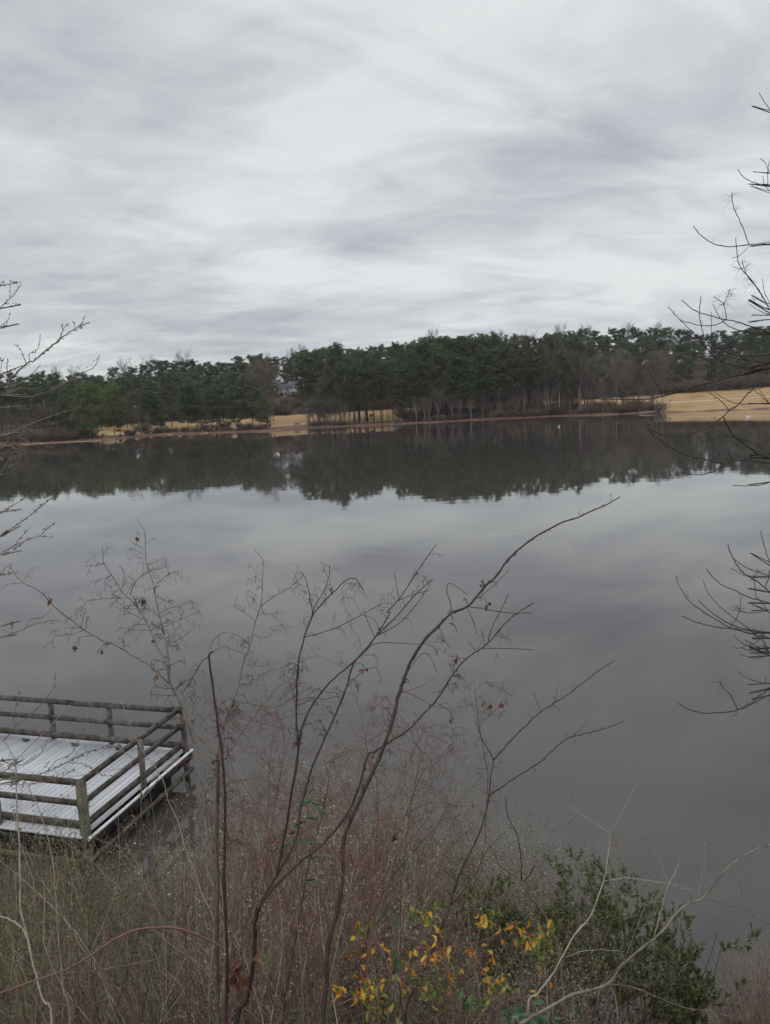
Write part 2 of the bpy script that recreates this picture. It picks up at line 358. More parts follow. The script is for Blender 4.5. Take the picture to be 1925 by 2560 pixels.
# ------------------------------------------------------------------ prototypes: pines, bare trees, shrubs
PROTO = []
def proto_done(root, kids): KIDS[root.name] = kids; PROTO.append(root); return root
def pine(h, crown0, width, m, dens=1.0, tier=False):
    root = thing('pine_tree', '', 'tree')
    K = 12; s = np.linspace(0, 1, K); wob = np.cumsum(rng.normal(size=(K, 2)) * .12, 0)
    P = np.stack([wob[:, 0] * s * 2, wob[:, 1] * s * 2, s * h * .97 - .4], 1)[None]; Rr = (.27 * (h / 30) * (1 - s * .85))[None]
    tr = MB(); tr.tubes(P, Rr, 6)
    nl = int(64 * dens)
    prof = (lambda u: np.clip(1.15 - 1.0 * np.abs((u - crown0) / (1 - crown0) - .42) ** 1.7 * 1.5, .5, 1.2)) if not tier else (lambda u: np.clip(1.1 - .75 * ((u - crown0) / (1 - crown0)) ** 1.8, .42, 1.1))
    Q, QR = spawn(P, Rr, nl, crown0, .985, width / 2, 1.35, up=.22 if not tier else .02, wig=.12, K=5, rf=.30, taper=0, flat=.3, sphere=prof)
    tr.tubes(Q, QR, 3)
    if crown0 > .35:  # dead lower snags
        D_, DR = spawn(P, Rr, 12, crown0 * .55, crown0, 1.6, 1.4, up=-.1, K=3, rf=.16, taper=0); tr.tubes(D_, DR, 3)
    q2, q2r = spawn(Q, QR, 4, .35, 1., width * .12, .9, up=.25, K=3, rf=.6); tr.tubes(q2, q2r, 3)
    c = np.concatenate([q2[:, -1], Q[:, -1], sample(Q, 1, .5, .95)[0], P[:, -1] + [[0, 0, h * .01]]])
    nc = len(c); per = 34
    rr = rng.uniform(.55, 1.25, nc) * width / 9.0
    off = nrm(rng.normal(size=(nc, per, 3))) * (rng.uniform(0, 1, (nc, per, 1)) ** .5) * rr[:, None, None] * np.array([1.15, 1.15, .55])
    C = (c[:, None] + off).reshape(-1, 3)
    Dv = nrm(rng.normal(size=C.shape) * np.array([1, 1, .55]) + [0, 0, .15])
    cr_ = MB(); cr_.tufts(C, Dv, rng.uniform(.35, .80, len(C)), rng.uniform(.13, .27, len(C)))
    kids = [tr.build('trunk', M['pine_bark'], root), cr_.build('crown', m, root)]
    return proto_done(root, kids)
pines = [pine(30, c0, w, m, dn) for c0, w, m, dn in [(.40, 8.0, M['needles'], 1.15), (.34, 8.5, M['needles_blue'], 1.2), (.46, 7.2, M['needles'], 1.), (.30, 8.5, M['needles_blue'], 1.2), (.36, 9.5, M['needles'], 1.2)]]
full_pines = [pine(30, c0, w, m, dn) for c0, w, m, dn in [(.14, 9.5, M['needles_blue'], 1.5), (.10, 10.5, M['needles'], 1.6), (.18, 9, M['needles_blue'], 1.5)]]
open_pines = [pine(24, .17, 12, M['needles'], 1.5, True), pine(24, .2, 11, M['needles_blue'], 1.5, True), pine(24, .15, 12.5, M['needles_light'], 1.5)]
sparse_pine = pine(30, .62, 8, M['needles_blue'], .55)
def bare(h, m, mt, w=.5, n1=16, c0=.3, up=.35, trunks=1, rt=.022):
    root = thing('bare_tree', '', 'tree')
    P, Rr = roots(trunks, .5 if trunks > 1 else .01, h, .12 if trunks > 1 else .03, K=9, r0=.018 * h, r1=.02, wig=.05)
    tr = MB(); tr.tubes(P, Rr, 6)
    A, AR = spawn(P, Rr, n1 // trunks, c0, .95, h * w, .75, up=up, wig=.12, K=6, rf=.5, taper=.55)
    B, BR = spawn(A, AR, 6, .2, 1., h * w * .45, .7, up=.25, wig=.15, K=4, rf=.55, rmin=.025)
    tr.tubes(A, AR, 4); tw = MB(); tw.tubes(B, BR, 3)
    Cc, CR = spawn(B, BR, 6, .15, 1., h * w * .24, .65, up=.2, wig=.15, K=3, rf=.6, rmin=rt); tw.tubes(Cc, CR, 3)
    D_, DR = spawn(Cc, CR, 3, .2, 1., h * w * .13, .6, up=.15, K=3, rf=.7, rmin=rt * .7); tw.tubes(D_, DR, 3)
    kids = [tr.build('trunk', m, root), tw.build('crown', mt, root)]
    return proto_done(root, kids)
bares = [bare(16, M['grey_bark'], M['mauve_twig']), bare(18, M['grey_bark'], M['brown_twig'], .42, 20, .25), bare(14, M['grey_bark'], M['mauve_twig'], .5, 18, .2, .3, 2), bare(15, M['grey_bark'], M['brown_twig'], .45, 16, .35)]
pale_tree = bare(13, M['pale_bark'], M['grey_bark'], .55, 18, .22, .4, 1, .03)
def far_shrub(h, m, name='bare_shrub'):
    root = thing(name, '', 'shrub'); P, Rr = roots(26, h * .25, h, .65, K=5, r0=.05, r1=.02, wig=.12)
    mb = MB(); mb.tubes(P, Rr, 3); A, AR = spawn(P, Rr, 9, .15, 1., h * .4, .6, up=.2, wig=.15, K=3, rf=.7, rmin=.022); tw = MB(); tw.tubes(A, AR, 3)
    B, BR = spawn(A, AR, 3, .2, 1., h * .2, .6, up=.1, K=3, rf=.8, rmin=.02); tw.tubes(B, BR, 3)
    return proto_done(root, [mb.build('stems', m, root), tw.build('twigs', m, root)])
fshr = [far_shrub(3.5, M['brown_twig']), far_shrub(4, M['rust_twig']), far_shrub(3.5, M['mauve_twig'])]

CNT = {}
def put(root, t_, s_, h, href, w=1., label='', group=None, cat=None, name=None, dz=0.):
    """stand a copy of a prototype on the far shore; h metres tall"""
    p = far_pos(t_, s_); k = h / href; o = dup(root, (p[0], p[1], p[2] - .1 + dz), rng.uniform(0, 6.28), (k * w, k * w, k), label, group, cat)
    if name: o.name = name
    return o
def hz(x, y, t_, s_):  # height a tree at (t,s) needs so its top shows at picture row y
    Yw = float(shore(t_)) + s_; return aty(x, y, Yw)[2] - float(far_z(t_, s_))
def region(x):
    for a, nm in ((200, 'at the left edge'), (330, 'around the brightest rounded pine'), (690, 'left of the house clearing'), (860, 'right of the house'), (1090, 'left of the pale spreading tree'),
                  (1390, 'left of the bare pole trunk'), (1480, 'right of the bare pole trunk'), (3000, 'above the open right lawn')):
        if x < a: return nm
SKY = lambda x: np.interp(x, [-100, 0, 115, 230, 290, 350, 405, 500, 580, 648, 718, 764, 810, 880, 960, 995, 1042, 1076, 1157, 1227, 1273, 1331, 1389, 1447, 1505, 1562, 1620, 1678, 1736, 1770, 1852, 1925, 2100],
                          [926, 926, 926, 924, 914, 906, 897, 891, 889, 876, 884, 872, 866, 866, 859, 853, 843, 834, 836, 832, 834, 834, 826, 818, 815, 818, 812, 814, 820, 826, 812, 805, 805])
npine = 0
ROWN = {110: 'in the lowest row', 128: 'in the second row', 155: 'in the third row', 205: 'in the skyline row'}
# back rows on the hill
for s_, step in ((110, 44), (128, 42), (155, 36), (205, 25)):
    x = -60 + rng.uniform(0, step)
    while x < 1990:
        tt = t_of(x); ss = s_ + rng.uniform(-9, 9)
        right = x > 1440
        skip = (684 < x < 770 and ss < 190) or (right and ss < 120)
        if not skip:
            top = SKY(x) + (2 + abs(rng.normal()) * 9 if s_ >= 200 else rng.uniform(10, 40) if s_ > 150 else rng.uniform(35, 80))
            if right and s_ < 150: top = SKY(x) + rng.uniform(60, 95)
            if 690 < x < 775 and s_ > 200: top = SKY(x) + rng.uniform(0, 25)
            h = hz(x, top, tt, ss); h = float(np.clip(h, 12, 37))
            pr = (full_pines[rng.integers(3)] if (s_ < 200 or rng.uniform() < .6) else pines[rng.integers(5)])
            put(pr, tt, ss, h, 30, rng.uniform(.95, 1.25) * min(1.4, 30 / h), 'dark pine ' + ROWN[s_] + ' of hillside wood ' + region(x), 'pines ' + ROWN[s_] + ' of the wood on the hill ' + region(x)); npine += 1
        x += step * rng.uniform(.7, 1.3)
# front stands: (x, top row, s, kind)
def fp(x, top, s_, pr, href, w, label, group=None, **k):
    tt = t_of(x); h = hz(x, top, tt, s_); return put(pr, tt, s_, h, href, w * href / h if w > 3 else w, label, group, **k)
G_R = 'tall pines on the shore under the highest skyline'
x = 868
while x < 1275:      # dense tall stand
    for s_ in (rng.uniform(4, 10), rng.uniform(12, 24), rng.uniform(38, 75)):
        xx = x + rng.uniform(-9, 9)
        if xx < 1010 and s_ > 12 and rng.uniform() < .5: continue
        top = SKY(xx) + (rng.uniform(2, 32) if s_ > 10 else rng.uniform(22, 70))
        fp(xx, top, s_, pines[rng.integers(5)], 30, rng.uniform(.8, 1.0), 'tall straight pine, lower trunk bare, on the shore ' + region(xx), G_R + ' ' + region(xx)); npine += 1
    x += rng.uniform(14, 22)
for x_, tp, s_, w in ((1290, 850, 8, 1.), (1322, 840, 20, 1.05), (1345, 862, 7, .95), (1372, 838, 14, 1.1), (1400, 848, 24, 1.), (1432, 842, 8, 1.15), (1462, 858, 20, 1.1), (1418, 868, 5, .9)):
    fp(x_, tp, s_, pines[rng.integers(5)], 30, w, 'tall pine on the shore beside the tall bare pole trunk', 'shore pines beside the pole trunk'); npine += 1
for x_, tp, s_, w in ((772, 880, 24, 1.05), (795, 872, 34, 1.1), (828, 868, 30, 1.), (850, 862, 14, 1.), (800, 905, 16, .9), (838, 915, 10, .8), (872, 890, 8, .8), (900, 868, 30, 1.)):
    fp(x_, tp, s_, pines[rng.integers(5)], 30, w, 'tall pine behind the cluster of small bare trunks right of the clearing', 'pines right of the clearing below the house'); npine += 1
# open-grown pines of the left half, foliage almost to the ground
OP = [(228, 962, 9, 2, 1.05, 'bright yellow-green rounded pine, lightest crown on the left shore'), (285, 968, 14, 2, .95, 'yellow-green pine touching the right side of the brightest rounded pine'),
      (172, 985, 12, 0, .9, 'dull green pine just left of the brightest rounded pine'), (372, 972, 10, 1, 1., 'dark rounded pine standing alone between two lawn gaps, left shore'), (402, 990, 14, 0, .8, 'smaller pine against the right side of the lone dark rounded pine'),
      (470, 955, 10, 1, 1.0, 'dark pine at the left end of the grove beside the clearing'), (492, 942, 18, 0, 1.05, 'broad pine second from the left end of the grove beside the clearing'), (530, 962, 9, 1, .9, 'short dark pine low in front of the grove beside the clearing'),
      (560, 945, 14, 0, 1., 'pine in the middle of the grove beside the clearing'), (592, 960, 8, 1, .9, 'dark pine in front of the widest grove pine'), (632, 932, 12, 0, 1.2, 'widest pine of the grove, lit crown reaching out over the clearing'), (665, 985, 9, 0, .65, 'small pine at the right end of the grove touching the clearing'),
      (820, 925, 9, 0, .95, 'layered pine with pale branch ends just right of the house')]
for x_, tp, s_, k, w, lb in OP: fp(x_, tp, s_, open_pines[k], 24, w, lb); npine += 1
for x_, tp, s_ in ((20, 972, 22), (52, 965, 30), (88, 970, 24), (120, 962, 34), (150, 968, 28), (5, 955, 45), (70, 950, 48), (112, 948, 52), (200, 950, 50), (255, 945, 60), (318, 945, 62), (345, 938, 75), (430, 935, 60), (450, 925, 80), (-30, 968, 25)):
    fp(x_, tp, s_, pines[rng.integers(5)], 30, rng.uniform(1.1, 1.4), 'dark pine of the lower wood ' + region(x_), 'dark pines of the lower left wood ' + region(x_)); npine += 1
for x_ in (697, 724, 762): fp(x_, SKY(x_) + 8, 148, sparse_pine, 30, .95, 'pine standing right in front of the white house', 'pines in front of the house'); npine += 1
# sparse trunks against the lawn
for x_ in (884, 893, 915, 920, 933, 936, 952, 957, 968, 972, 981, 990, 996, 1010, 1024, 1040):
    fp(x_, SKY(x_) + rng.uniform(30, 80), rng.uniform(16, 26), sparse_pine, 30, .75, 'slim pine, bare trunk dark against the tan lawn left of the pale spreading tree', 'slim trunks in front of the lawn'); npine += 1
print('pines', npine)
nb = 0
def jit(a, b, st): v = np.arange(a, b, st); return v + rng.uniform(-.8, .8, len(v)) * st
def bt(x, top, s_, pr, lb, gp=None, w=1., href=16):
    global nb
    tt = t_of(x); h = hz(x, top, tt, s_); put(pr, tt, s_, h, href, w, lb, gp, name='bare_tree'); nb += 1
for x in jit(1270, 1660, 11.):     # bare belt right of the pole
    bt(x, rng.uniform(880, 968), rng.uniform(5, 24) if x < 1620 else rng.uniform(6, 12), bares[rng.integers(4)], 'leafless mauve-brown tree at the left end of the open right lawn' if x > 1440 else 'leafless brown tree among the shore pines by the pole trunk', 'bare trees right of the pole trunk' if x > 1440 else 'bare trees by the pole trunk', rng.uniform(.7, .95))
for x in jit(1455, 2000, 15.):     # behind the lawn on the right
    bt(x, rng.uniform(872, 935), rng.uniform(104, 150), bares[rng.integers(4)], 'leafless brown tree at the back edge of the open right lawn', 'bare trees behind the right lawn', rng.uniform(.8, 1.1))
for x, tp in ((1085, 832), (1250, 830), (1400, 820), (1470, 818), (1565, 812), (1640, 812), (850, 862), (770, 868), (735, 876), (380, 898), (470, 888), (160, 924), (205, 922), (330, 905)):
    tt = t_of(x); ss = rng.uniform(215, 250); h = hz(x, tp + 9, tt, ss); put(bares[1], tt, ss, min(h, 34), 18, .75, 'leafless grey treetop rising above the pines on the skyline', 'bare treetops on the skyline'); nb += 1
for x, tp in ((668, 905), (652, 920), (684, 935), (1355, 905), (1390, 920), (676, 960)):
    bt(x, tp, 60 if x < 800 else 30, bares[0], 'reddish leafless tree left of the white house' if x < 800 else 'reddish leafless tree between shore pines near the pole', 'reddish trees left of the house' if x < 800 else 'reddish trees near the pole', .9)
bt(1095, 985, 5, pale_tree, 'pale grey spreading leafless tree, brightest bare tree on the far shore', None, 1.15, 13)
for x, tp in ((1062, 1005), (1130, 1000), (1150, 1010), (1072, 1010), (1178, 1005), (1205, 990), (1225, 1010), (1040, 1015), (1250, 1005), (1290, 1000)):
    bt(x, tp, rng.uniform(3, 8), pale_tree if x < 1200 else bares[2], 'small pale leafless tree on the bank near the brightest spreading tree', 'small pale trees along the bank', .8, 13)
for x, tp in ((768, 1008), (785, 998), (797, 1012), (808, 1004), (818, 1012), (828, 1006), (840, 1012), (852, 1010), (862, 1014), (776, 1018)):
    bt(x, tp, rng.uniform(2, 8), pale_tree if rng.uniform() < .5 else bares[2], 'small leafless tree in the cluster right of the clearing, at the water', 'small bare trees right of the clearing', .75, 13)
for x, tp in ((198, 1030), (236, 1040), (300, 1030), (331, 1040), (352, 1020), (372, 1030), (392, 1020), (120, 1010), (150, 1025), (60, 1010), (95, 1020), (20, 1015), (170, 1040), (35, 1030), (78, 1030)):
    bt(x, tp, rng.uniform(4, 12), bares[rng.integers(4)], 'small dark leafless tree on the left shore', 'small bare trees on the left shore', .8, 16)
# the tall bare pole trunk
tt = t_of(1398); hgt_ = hz(1399, 895, tt, 5)
r_ = thing('dead_tree', 'tall pale dead trunk standing straight like a pole on the far shore, without a crown', 'tree', far_pos(tt, 5))
K = 8; s = np.linspace(0, 1, K); P = np.stack([.3 * np.sin(s * 3), 0 * s, s * hgt_ - .3], 1)[None]; Rr = (.24 - .15 * s)[None]
q = MB(); q.tubes(P, Rr, 6); q.build('trunk', M['pale_bark'], r_)
A, AR = spawn(P, Rr, 14, .5, .98, 1.3, 1.2, K=3, rf=.3); q = MB(); q.tubes(A, AR, 3); q.build('branch_stubs', M['pale_bark'], r_)
# shrubs on the far shore
ns_ = 0
def fsh(x, s_, pr, h, lb, gp):
    global ns_
    put(pr, t_of(x), s_, h, 3.6, rng.uniform(1.2, 1.8), lb, gp); ns_ += 1
for x in jit(0, 215, 11.): fsh(x, rng.uniform(3, 22), fshr[rng.integers(3)], rng.uniform(3, 6), 'grey-brown bare thicket bush at the left end of the far shore', 'thicket bushes on the left shore')
for x in jit(215, 690, 32.): fsh(x, rng.uniform(3, 14), fshr[0], rng.uniform(1.2, 2.6), 'low dark bush under the left shore pines', 'low bushes under the left pines')
for x in jit(690, 775, 3.2): fsh(x, rng.uniform(98, 134), fshr[1] if rng.uniform() < .6 else fshr[0], rng.uniform(2.5, 4), 'rusty brown bush on the slope below the white house', 'rusty bushes below the house')
for x in jit(775, 870, 8.): fsh(x, rng.uniform(3, 9), fshr[2], rng.uniform(1.5, 3), 'low bush at the foot of the small bare trunks right of the clearing', 'bushes under the small bare trunks')
for x in jit(1000, 1440, 13.): fsh(x, rng.uniform(3, 10), fshr[rng.integers(3)], rng.uniform(1.5, 4.2), 'low brown bush under the tall shore pines', 'low bushes under the tall pines')
for x in jit(1000, 1450, 9.): fsh(x, rng.uniform(12, 60), fshr[rng.integers(3)], rng.uniform(2.5, 6.5), 'dark brown bush between the pine trunks on the shore', 'bushes between the pine trunks')
for x in jit(310, 690, 16.): fsh(x, rng.uniform(6, 26), fshr[rng.integers(3)], rng.uniform(1.5, 4), 'brown bush among the trunks of the left shore pines', 'bushes among the left pines')
for x in jit(1450, 1630, 13.): fsh(x, rng.uniform(10, 34), fshr[rng.integers(3)], rng.uniform(2, 5), 'brown bush among the slim trunks at the left end of the right lawn', 'bushes at the left end of the right lawn')
for x in jit(1290, 1660, 13.): fsh(x, rng.uniform(2, 12), fshr[rng.integers(3)], rng.uniform(2, 5.0), 'dark brown bush at the water below the bare belt', 'bushes below the bare belt')
for x in jit(1420, 1950, 12.): fsh(x, rng.uniform(103, 116), fshr[0 if rng.uniform() < .9 else 2], rng.uniform(4, 7), 'dark brown bush along the back edge of the right lawn', 'bushes behind the right lawn')
for x in jit(780, 1420, 28.): fsh(x, rng.uniform(99, 110), fshr[0], rng.uniform(5, 8), 'dark bush behind the trunks at the back edge of the middle lawn', 'bushes behind the middle lawn')
for x in jit(200, 690, 28.): fsh(x, rng.uniform(99, 108), fshr[0], rng.uniform(5, 8), 'dark bush at the back edge of the left lawn', 'bushes behind the left lawn')
print('bare', nb, 'shrubs', ns_)
# mud spit, rocks, log
sp_ = MB(); a = np.array([atz(x_, y_, .06) for x_, y_ in ((60, 1112), (126, 1107.5), (190, 1105), (253, 1101.3))]); bk = a + np.array([0, 9, 0]) * np.array([[1.8], [1.3], [.8], [.25]])
for k in range(3): sp_.quad(a[k], a[k + 1], bk[k + 1], bk[k])
low = a * [1, 1, 0] + [0, -.6, -.1]
for k in range(3): sp_.quad(low[k], low[k + 1], a[k + 1], a[k])
tag(sp_.build('mud_spit', M['sand']), kind='structure')
def rock(p, sz, lb, gp):
    import bmesh
    bm = bmesh.new(); bmesh.ops.create_icosphere(bm, subdivisions=2, radius=1)
    for v in bm.verts: v.co = Vector((v.co.x * sz * rng.uniform(.85, 1.15), v.co.y * sz * .8 * rng.uniform(.85, 1.15), v.co.z * sz * .55 * rng.uniform(.85, 1.15)))
    me = bpy.data.meshes.new('rock'); bm.to_mesh(me); bm.free(); me.materials.append(M['rock']); o = bpy.data.objects.new('rock', me); COL.objects.link(o); o.location = p; tag(o, lb, 'rock', gp)
for x_, y_, z_ in ((416, 1081, .7), (422, 1087, .5), (429, 1086, .4), (273, 1099, .5), (284, 1098, .45)): rock(atz(x_, y_, .15), z_, 'pale rock at the waterline of the left lawn gap', 'rocks on the left waterline')
for x_, y_ in ((1757, 1026), (1765, 1025.5), (1790, 1024), (1802, 1023.5), (1812, 1023.5), (1893, 1020), (1860, 1021)): rock(atz(x_, y_, .12), .7, 'dark flat stone on the water edge of the open right lawn', 'stones on the right waterline')
a_, b_ = atz(1598, 1032, .5), atz(1642, 1027.5, 1.0); q = MB(); q.tubes(np.linspace(a_, b_, 5)[None], np.array([[.28, .26, .22, .18, .12]]), 6)
o = thing('fallen_log', 'pale fallen log lying over the bank under the bare belt on the right', 'log'); q.build('trunk', M['pale_bark'], o)
AA, AR = spawn(np.linspace(a_, b_, 5)[None], np.array([[.28, .26, .22, .18, .12]]), 7, .3, 1, 1.6, .9, K=3, rf=.4); q = MB(); q.tubes(AA, AR, 3); q.build('branch_stubs', M['pale_bark'], o)

# ------------------------------------------------------------------ house
M['siding'] = mat('pale_siding', [(.40, .39, .39), (.50, .49, .49)], .7, 3, stretch=(.2, .2, 6))
M['roof'] = mat('slate_shingles', [(.09, .09, .11), (.14, .14, .165)], .9, 4)
M['glass'] = mat('dark_glass', [(.008, .008, .010), (.02, .02, .024)], .15, 1, spec=.5)
M['trim'] = mat('white_trim', [(.6, .6, .6), (.68, .68, .68)], .6, 3)
M['deckwood'] = mat('brown_deck_wood', [(.09, .065, .05), (.14, .10, .08)], .85, 5)
M['brick'] = mat('chimney_brick', [(.20, .11, .08), (.30, .18, .13)], .9, 3)
hp = aty(722, 989, 506); HX, HY, HZ = hp[0], 506., hp[2]
ho = thing('house', 'pale two-storey house, grey roof, raised deck, in the gap between hillside pines', 'house', (HX, HY, HZ))
q = MB(); q.box((4.6, 4, 2.8), (7.6, 8, 6.6)); q.box((-3.9, 4.6, 2.3), (9.4, 7, 5.6)); q.build('wall', M['siding'], ho)
def gable(mb, cx, cy, w, d, z0, hgt__, over=.5, alongx=True):
    x0, x1, y0, y1 = cx - w / 2 - over, cx + w / 2 + over, cy - d / 2 - over, cy + d / 2 + over
    r0, r1 = np.array([x0, cy, z0 + hgt__]), np.array([x1, cy, z0 + hgt__])
    mb.quad((x0, y0, z0), (x1, y0, z0), r1, r0); mb.quad((x1, y1, z0), (x0, y1, z0), r0, r1)
    mb.quad((x0, y0, z0), r0, (x0, y1, z0), (x0, cy, z0)); mb.quad((x1, y0, z0), (x1, cy, z0), (x1, y1, z0), r1)
    mb.quad((x0, y0, z0 - .01), (x0, y1, z0 - .01), (x1, y1, z0 - .01), (x1, y0, z0 - .01))
q = MB(); gable(q, 4.6, 4, 7.6, 8, 6.12, 3.3); rf = q.build('roof', M['roof'], ho)
q = MB(); gable(q, -3.9, 4.6, 9.4, 7, 5.12, 2.8); q.build('roof', M['roof'], ho)
q = MB(); q.box((7.2, 5.5, 8.6), (1.1, .9, 3.4)); q.box((7.2, 5.5, 10.4), (1.3, 1.1, .2)); q.build('chimney', M['brick'], rf)
def window(x_, z_, w, h_, yf, name='window'):
    q = MB()
    for sx in (-1, 1): q.box((x_ + sx * (w / 2 + .06), yf - .04, z_), (.12, .1, h_ + .24))
    for sz in (-1, 1): q.box((x_, yf - .04, z_ + sz * (h_ / 2 + .06)), (w, .1, .12))
    q.box((x_, yf - .035, z_), (.07, .06, h_)); fr = q.build(name, M['trim'], ho)
    q = MB(); q.box((x_, yf - .012, z_), (w - .01, .03, h_ - .01)); q.build('pane', M['glass'], fr)
for x_, z_, w, h_ in ((1.9, 4.9, 1.1, 1.5), (4.3, 4.9, 1.1, 1.5), (6.9, 4.9, 1.1, 1.5), (6.6, 2.7, 1.3, 1.2)): window(x_, z_, w, h_, 0)
for x_, z_, w, h_ in ((-7.3, 3.9, .9, 1.2), (-5.0, 3.9, .9, 1.2), (-1.2, 3.9, .9, 1.2), (-7.6, 1.4, 1.0, 1.5)): window(x_, z_, w, h_, 1.1)
window(3.1, 1.5, 2.6, 2.1, 0, 'door'); window(-4.6, 1.3, 2.3, 2.0, 1.1, 'door'); window(-2.0, 1.3, 1.2, 2.0, 1.1, 'door')
q = MB(); q.box((0, -1.6, .12), (18, 3.2, .2))
for x_ in np.linspace(-8.8, 8.8, 8): q.box((x_, -3.0, -1.5), (.2, .2, 3.0))
dk = q.build('deck', M['deckwood'], ho)
q = MB(); q.box((0, -3.1, 1.15), (18, .1, .1)); q.box((0, -3.1, .35), (18, .08, .08))
for x_ in np.arange(-8.8, 8.9, .35): q.box((x_, -3.1, .75), (.06, .06, .72))
q.build('railing', M['deckwood'], dk)
q = MB()
for sx in (-.5, .5): q.beam((-1.6 + sx, -3.3, .1), (-2.9 + sx, -5.6, -2.6), .1, .3)
for k in range(9): q.box((-1.67 - k * .148, -3.4 - k * .26, .0 - k * .3), (1.0, .28, .05))
q.build('stairs', M['trim'], dk)
q = MB(); q.box((0, 3.6, -2.2), (17, 6.4, 4.4)); q.build('foundation', M['brick'], ho)

# ------------------------------------------------------------------ people, bench, kiosk, birds across the water
def cloth(name, top, bottom, skin=(.45, .28, .2), zsplit=.85):
    m = bpy.data.materials.new(name); m.use_nodes = True; t = m.node_tree; b = t.nodes['Principled BSDF']; b.inputs['Roughness'].default_value = .9
    tc_ = N('ShaderNodeTexCoord', t); s_ = N('ShaderNodeSeparateXYZ', t); t.links.new(tc_.outputs['Object'], s_.inputs[0])
    r = N('ShaderNodeValToRGB', t); r.color_ramp.interpolation = 'CONSTANT'
    r.color_ramp.elements[0].color = (*bottom, 1); r.color_ramp.elements[1].position = zsplit / 2; r.color_ramp.elements[1].color = (*top, 1)
    e = r.color_ramp.elements.new(1.43 / 2 if zsplit > .7 else 1.02 / 2); e.color = (*skin, 1)
    t.links.new(math_('DIVIDE', s_.outputs[2], 2., t), r.inputs[0]); t.links.new(r.outputs[0], b.inputs['Base Color']); return m
HAIR = mat('dark_hair', [(.02, .015, .012), (.04, .03, .025)], .7, 10)
def person(loc, rz, lb, top, bottom, sit=False, walk=.18):
    if not sit:
        J = dict(pel=(0, 0, .95), ch=(0, .0, 1.25), nk=(0, 0, 1.45), hd=(0, .01, 1.56), ht=(0, .01, 1.68), sl=(-.17, 0, 1.40), el=(-.25, .02, 1.13), wl=(-.24, .12, .90), hl=(-.24, .16, .82), sr=(.17, 0, 1.40), er=(.25, -.03, 1.13), wr=(.25, .02, .88), hr=(.25, .04, .79),
                 jl=(-.10, 0, .90), kl=(-.11, walk * .6, .50), al=(-.11, walk, .09), tl=(-.12, walk + .16, .04), jr=(.10, 0, .90), kr=(.11, -walk * .1, .50), ar=(.11, -walk, .10), tr=(.12, -walk + .16, .04))
    else:
        J = dict(pel=(0, 0, .52), ch=(0, -.02, .84), nk=(0, 0, 1.04), hd=(0, .02, 1.15), ht=(0, .03, 1.27), sl=(-.17, 0, .99), el=(-.24, .05, .74), wl=(-.16, .26, .64), hl=(-.13, .33, .62), sr=(.17, 0, .99), er=(.24, .05, .74), wr=(.16, .26, .64), hr=(.13, .33, .62),
                 jl=(-.10, .05, .52), kl=(-.12, .45, .53), al=(-.12, .46, .09), tl=(-.12, .60, .04), jr=(.10, .05, .52), kr=(.12, .45, .53), ar=(.12, .48, .09), tr=(.12, .62, .04))
    E_ = 'pel-ch ch-nk nk-hd hd-ht ch-sl sl-el el-wl wl-hl ch-sr sr-er er-wr wr-hr pel-jl jl-kl kl-al al-tl pel-jr jr-kr kr-ar ar-tr'.split()
    RD = dict(pel=.15, ch=.17, nk=.06, hd=.095, ht=.08, sl=.075, el=.05, wl=.035, hl=.04, sr=.075, er=.05, wr=.035, hr=.04, jl=.10, kl=.065, al=.045, tl=.045, jr=.10, kr=.065, ar=.045, tr=.045)
    nm = list(J); me = bpy.data.meshes.new('body'); me.from_pydata([J[k] for k in nm], [[nm.index(a) for a in e.split('-')] for e in E_], []); me.materials.append(cloth('clothes', top, bottom, zsplit=.85 if not sit else .56))
    root = thing('person', lb, 'person', loc, rz); o = bpy.data.objects.new('body', me); COL.objects.link(o); o.parent = root
    md = o.modifiers.new('skin', 'SKIN')
    if not me.skin_vertices: me.attributes  # layer comes with the modifier
    sv = me.skin_vertices[0].data if me.skin_vertices else None
    if sv:
        for i_, k in enumerate(nm): sv[i_].radius = (RD[k], RD[k] * .8)
        sv[0].use_root = True
    o.modifiers.new('sub', 'SUBSURF').render_levels = 1
    import bmesh
    bm = bmesh.new(); bmesh.ops.create_uvsphere(bm, u_segments=10, v_segments=8, radius=.11)
    for v in list(bm.verts):
        if v.co.z < -.03 and v.co.y > -.02: v.co.y *= .2
    hm = bpy.data.meshes.new('hair'); bm.to_mesh(hm); bm.free(); hm.materials.append(HAIR); h_ = bpy.data.objects.new('hair', hm); COL.objects.link(h_); h_.parent = root
    hd = J['ht']; h_.location = (hd[0], hd[1] - .015, hd[2] - .01); h_.scale = (.92, 1, .95)
    return root
def far_at(x_, s_): p = far_pos(t_of(x_), s_, .07); return p
def solve_s(x_, y_):   # stand where the ground shows at this picture point
    tt_ = t_of(x_); best = min(np.arange(3, 98, .5), key=lambda q_: abs(topix(far_pos(tt_, q_))[1] - y_)); return best
def ground_at(x_, y_): return far_pos(t_of(x_), solve_s(x_, y_))
p0 = ground_at(746, 1064.0); person(p0, 2.6, 'person in dark clothes standing on the path in the clearing below the house', (.02, .018, .025), (.02, .02, .03))
pb = ground_at(739.5, 1063.2)
bn = thing('bench', 'dark low bench beside the path in the clearing below the house', 'bench', pb, 0)
MD = mat('dark_bench_wood', [(.03, .025, .022), (.05, .04, .035)], .8, 5)
q = MB()
for k in range(3): q.box((0, -.15 + k * .15, .45), (1.9, .12, .04))
q.build('seat', MD, bn)
q = MB()
for k in range(2): q.box((0, .27, .62 + k * .17), (1.9, .03, .12))
q.build('backrest', MD, bn)
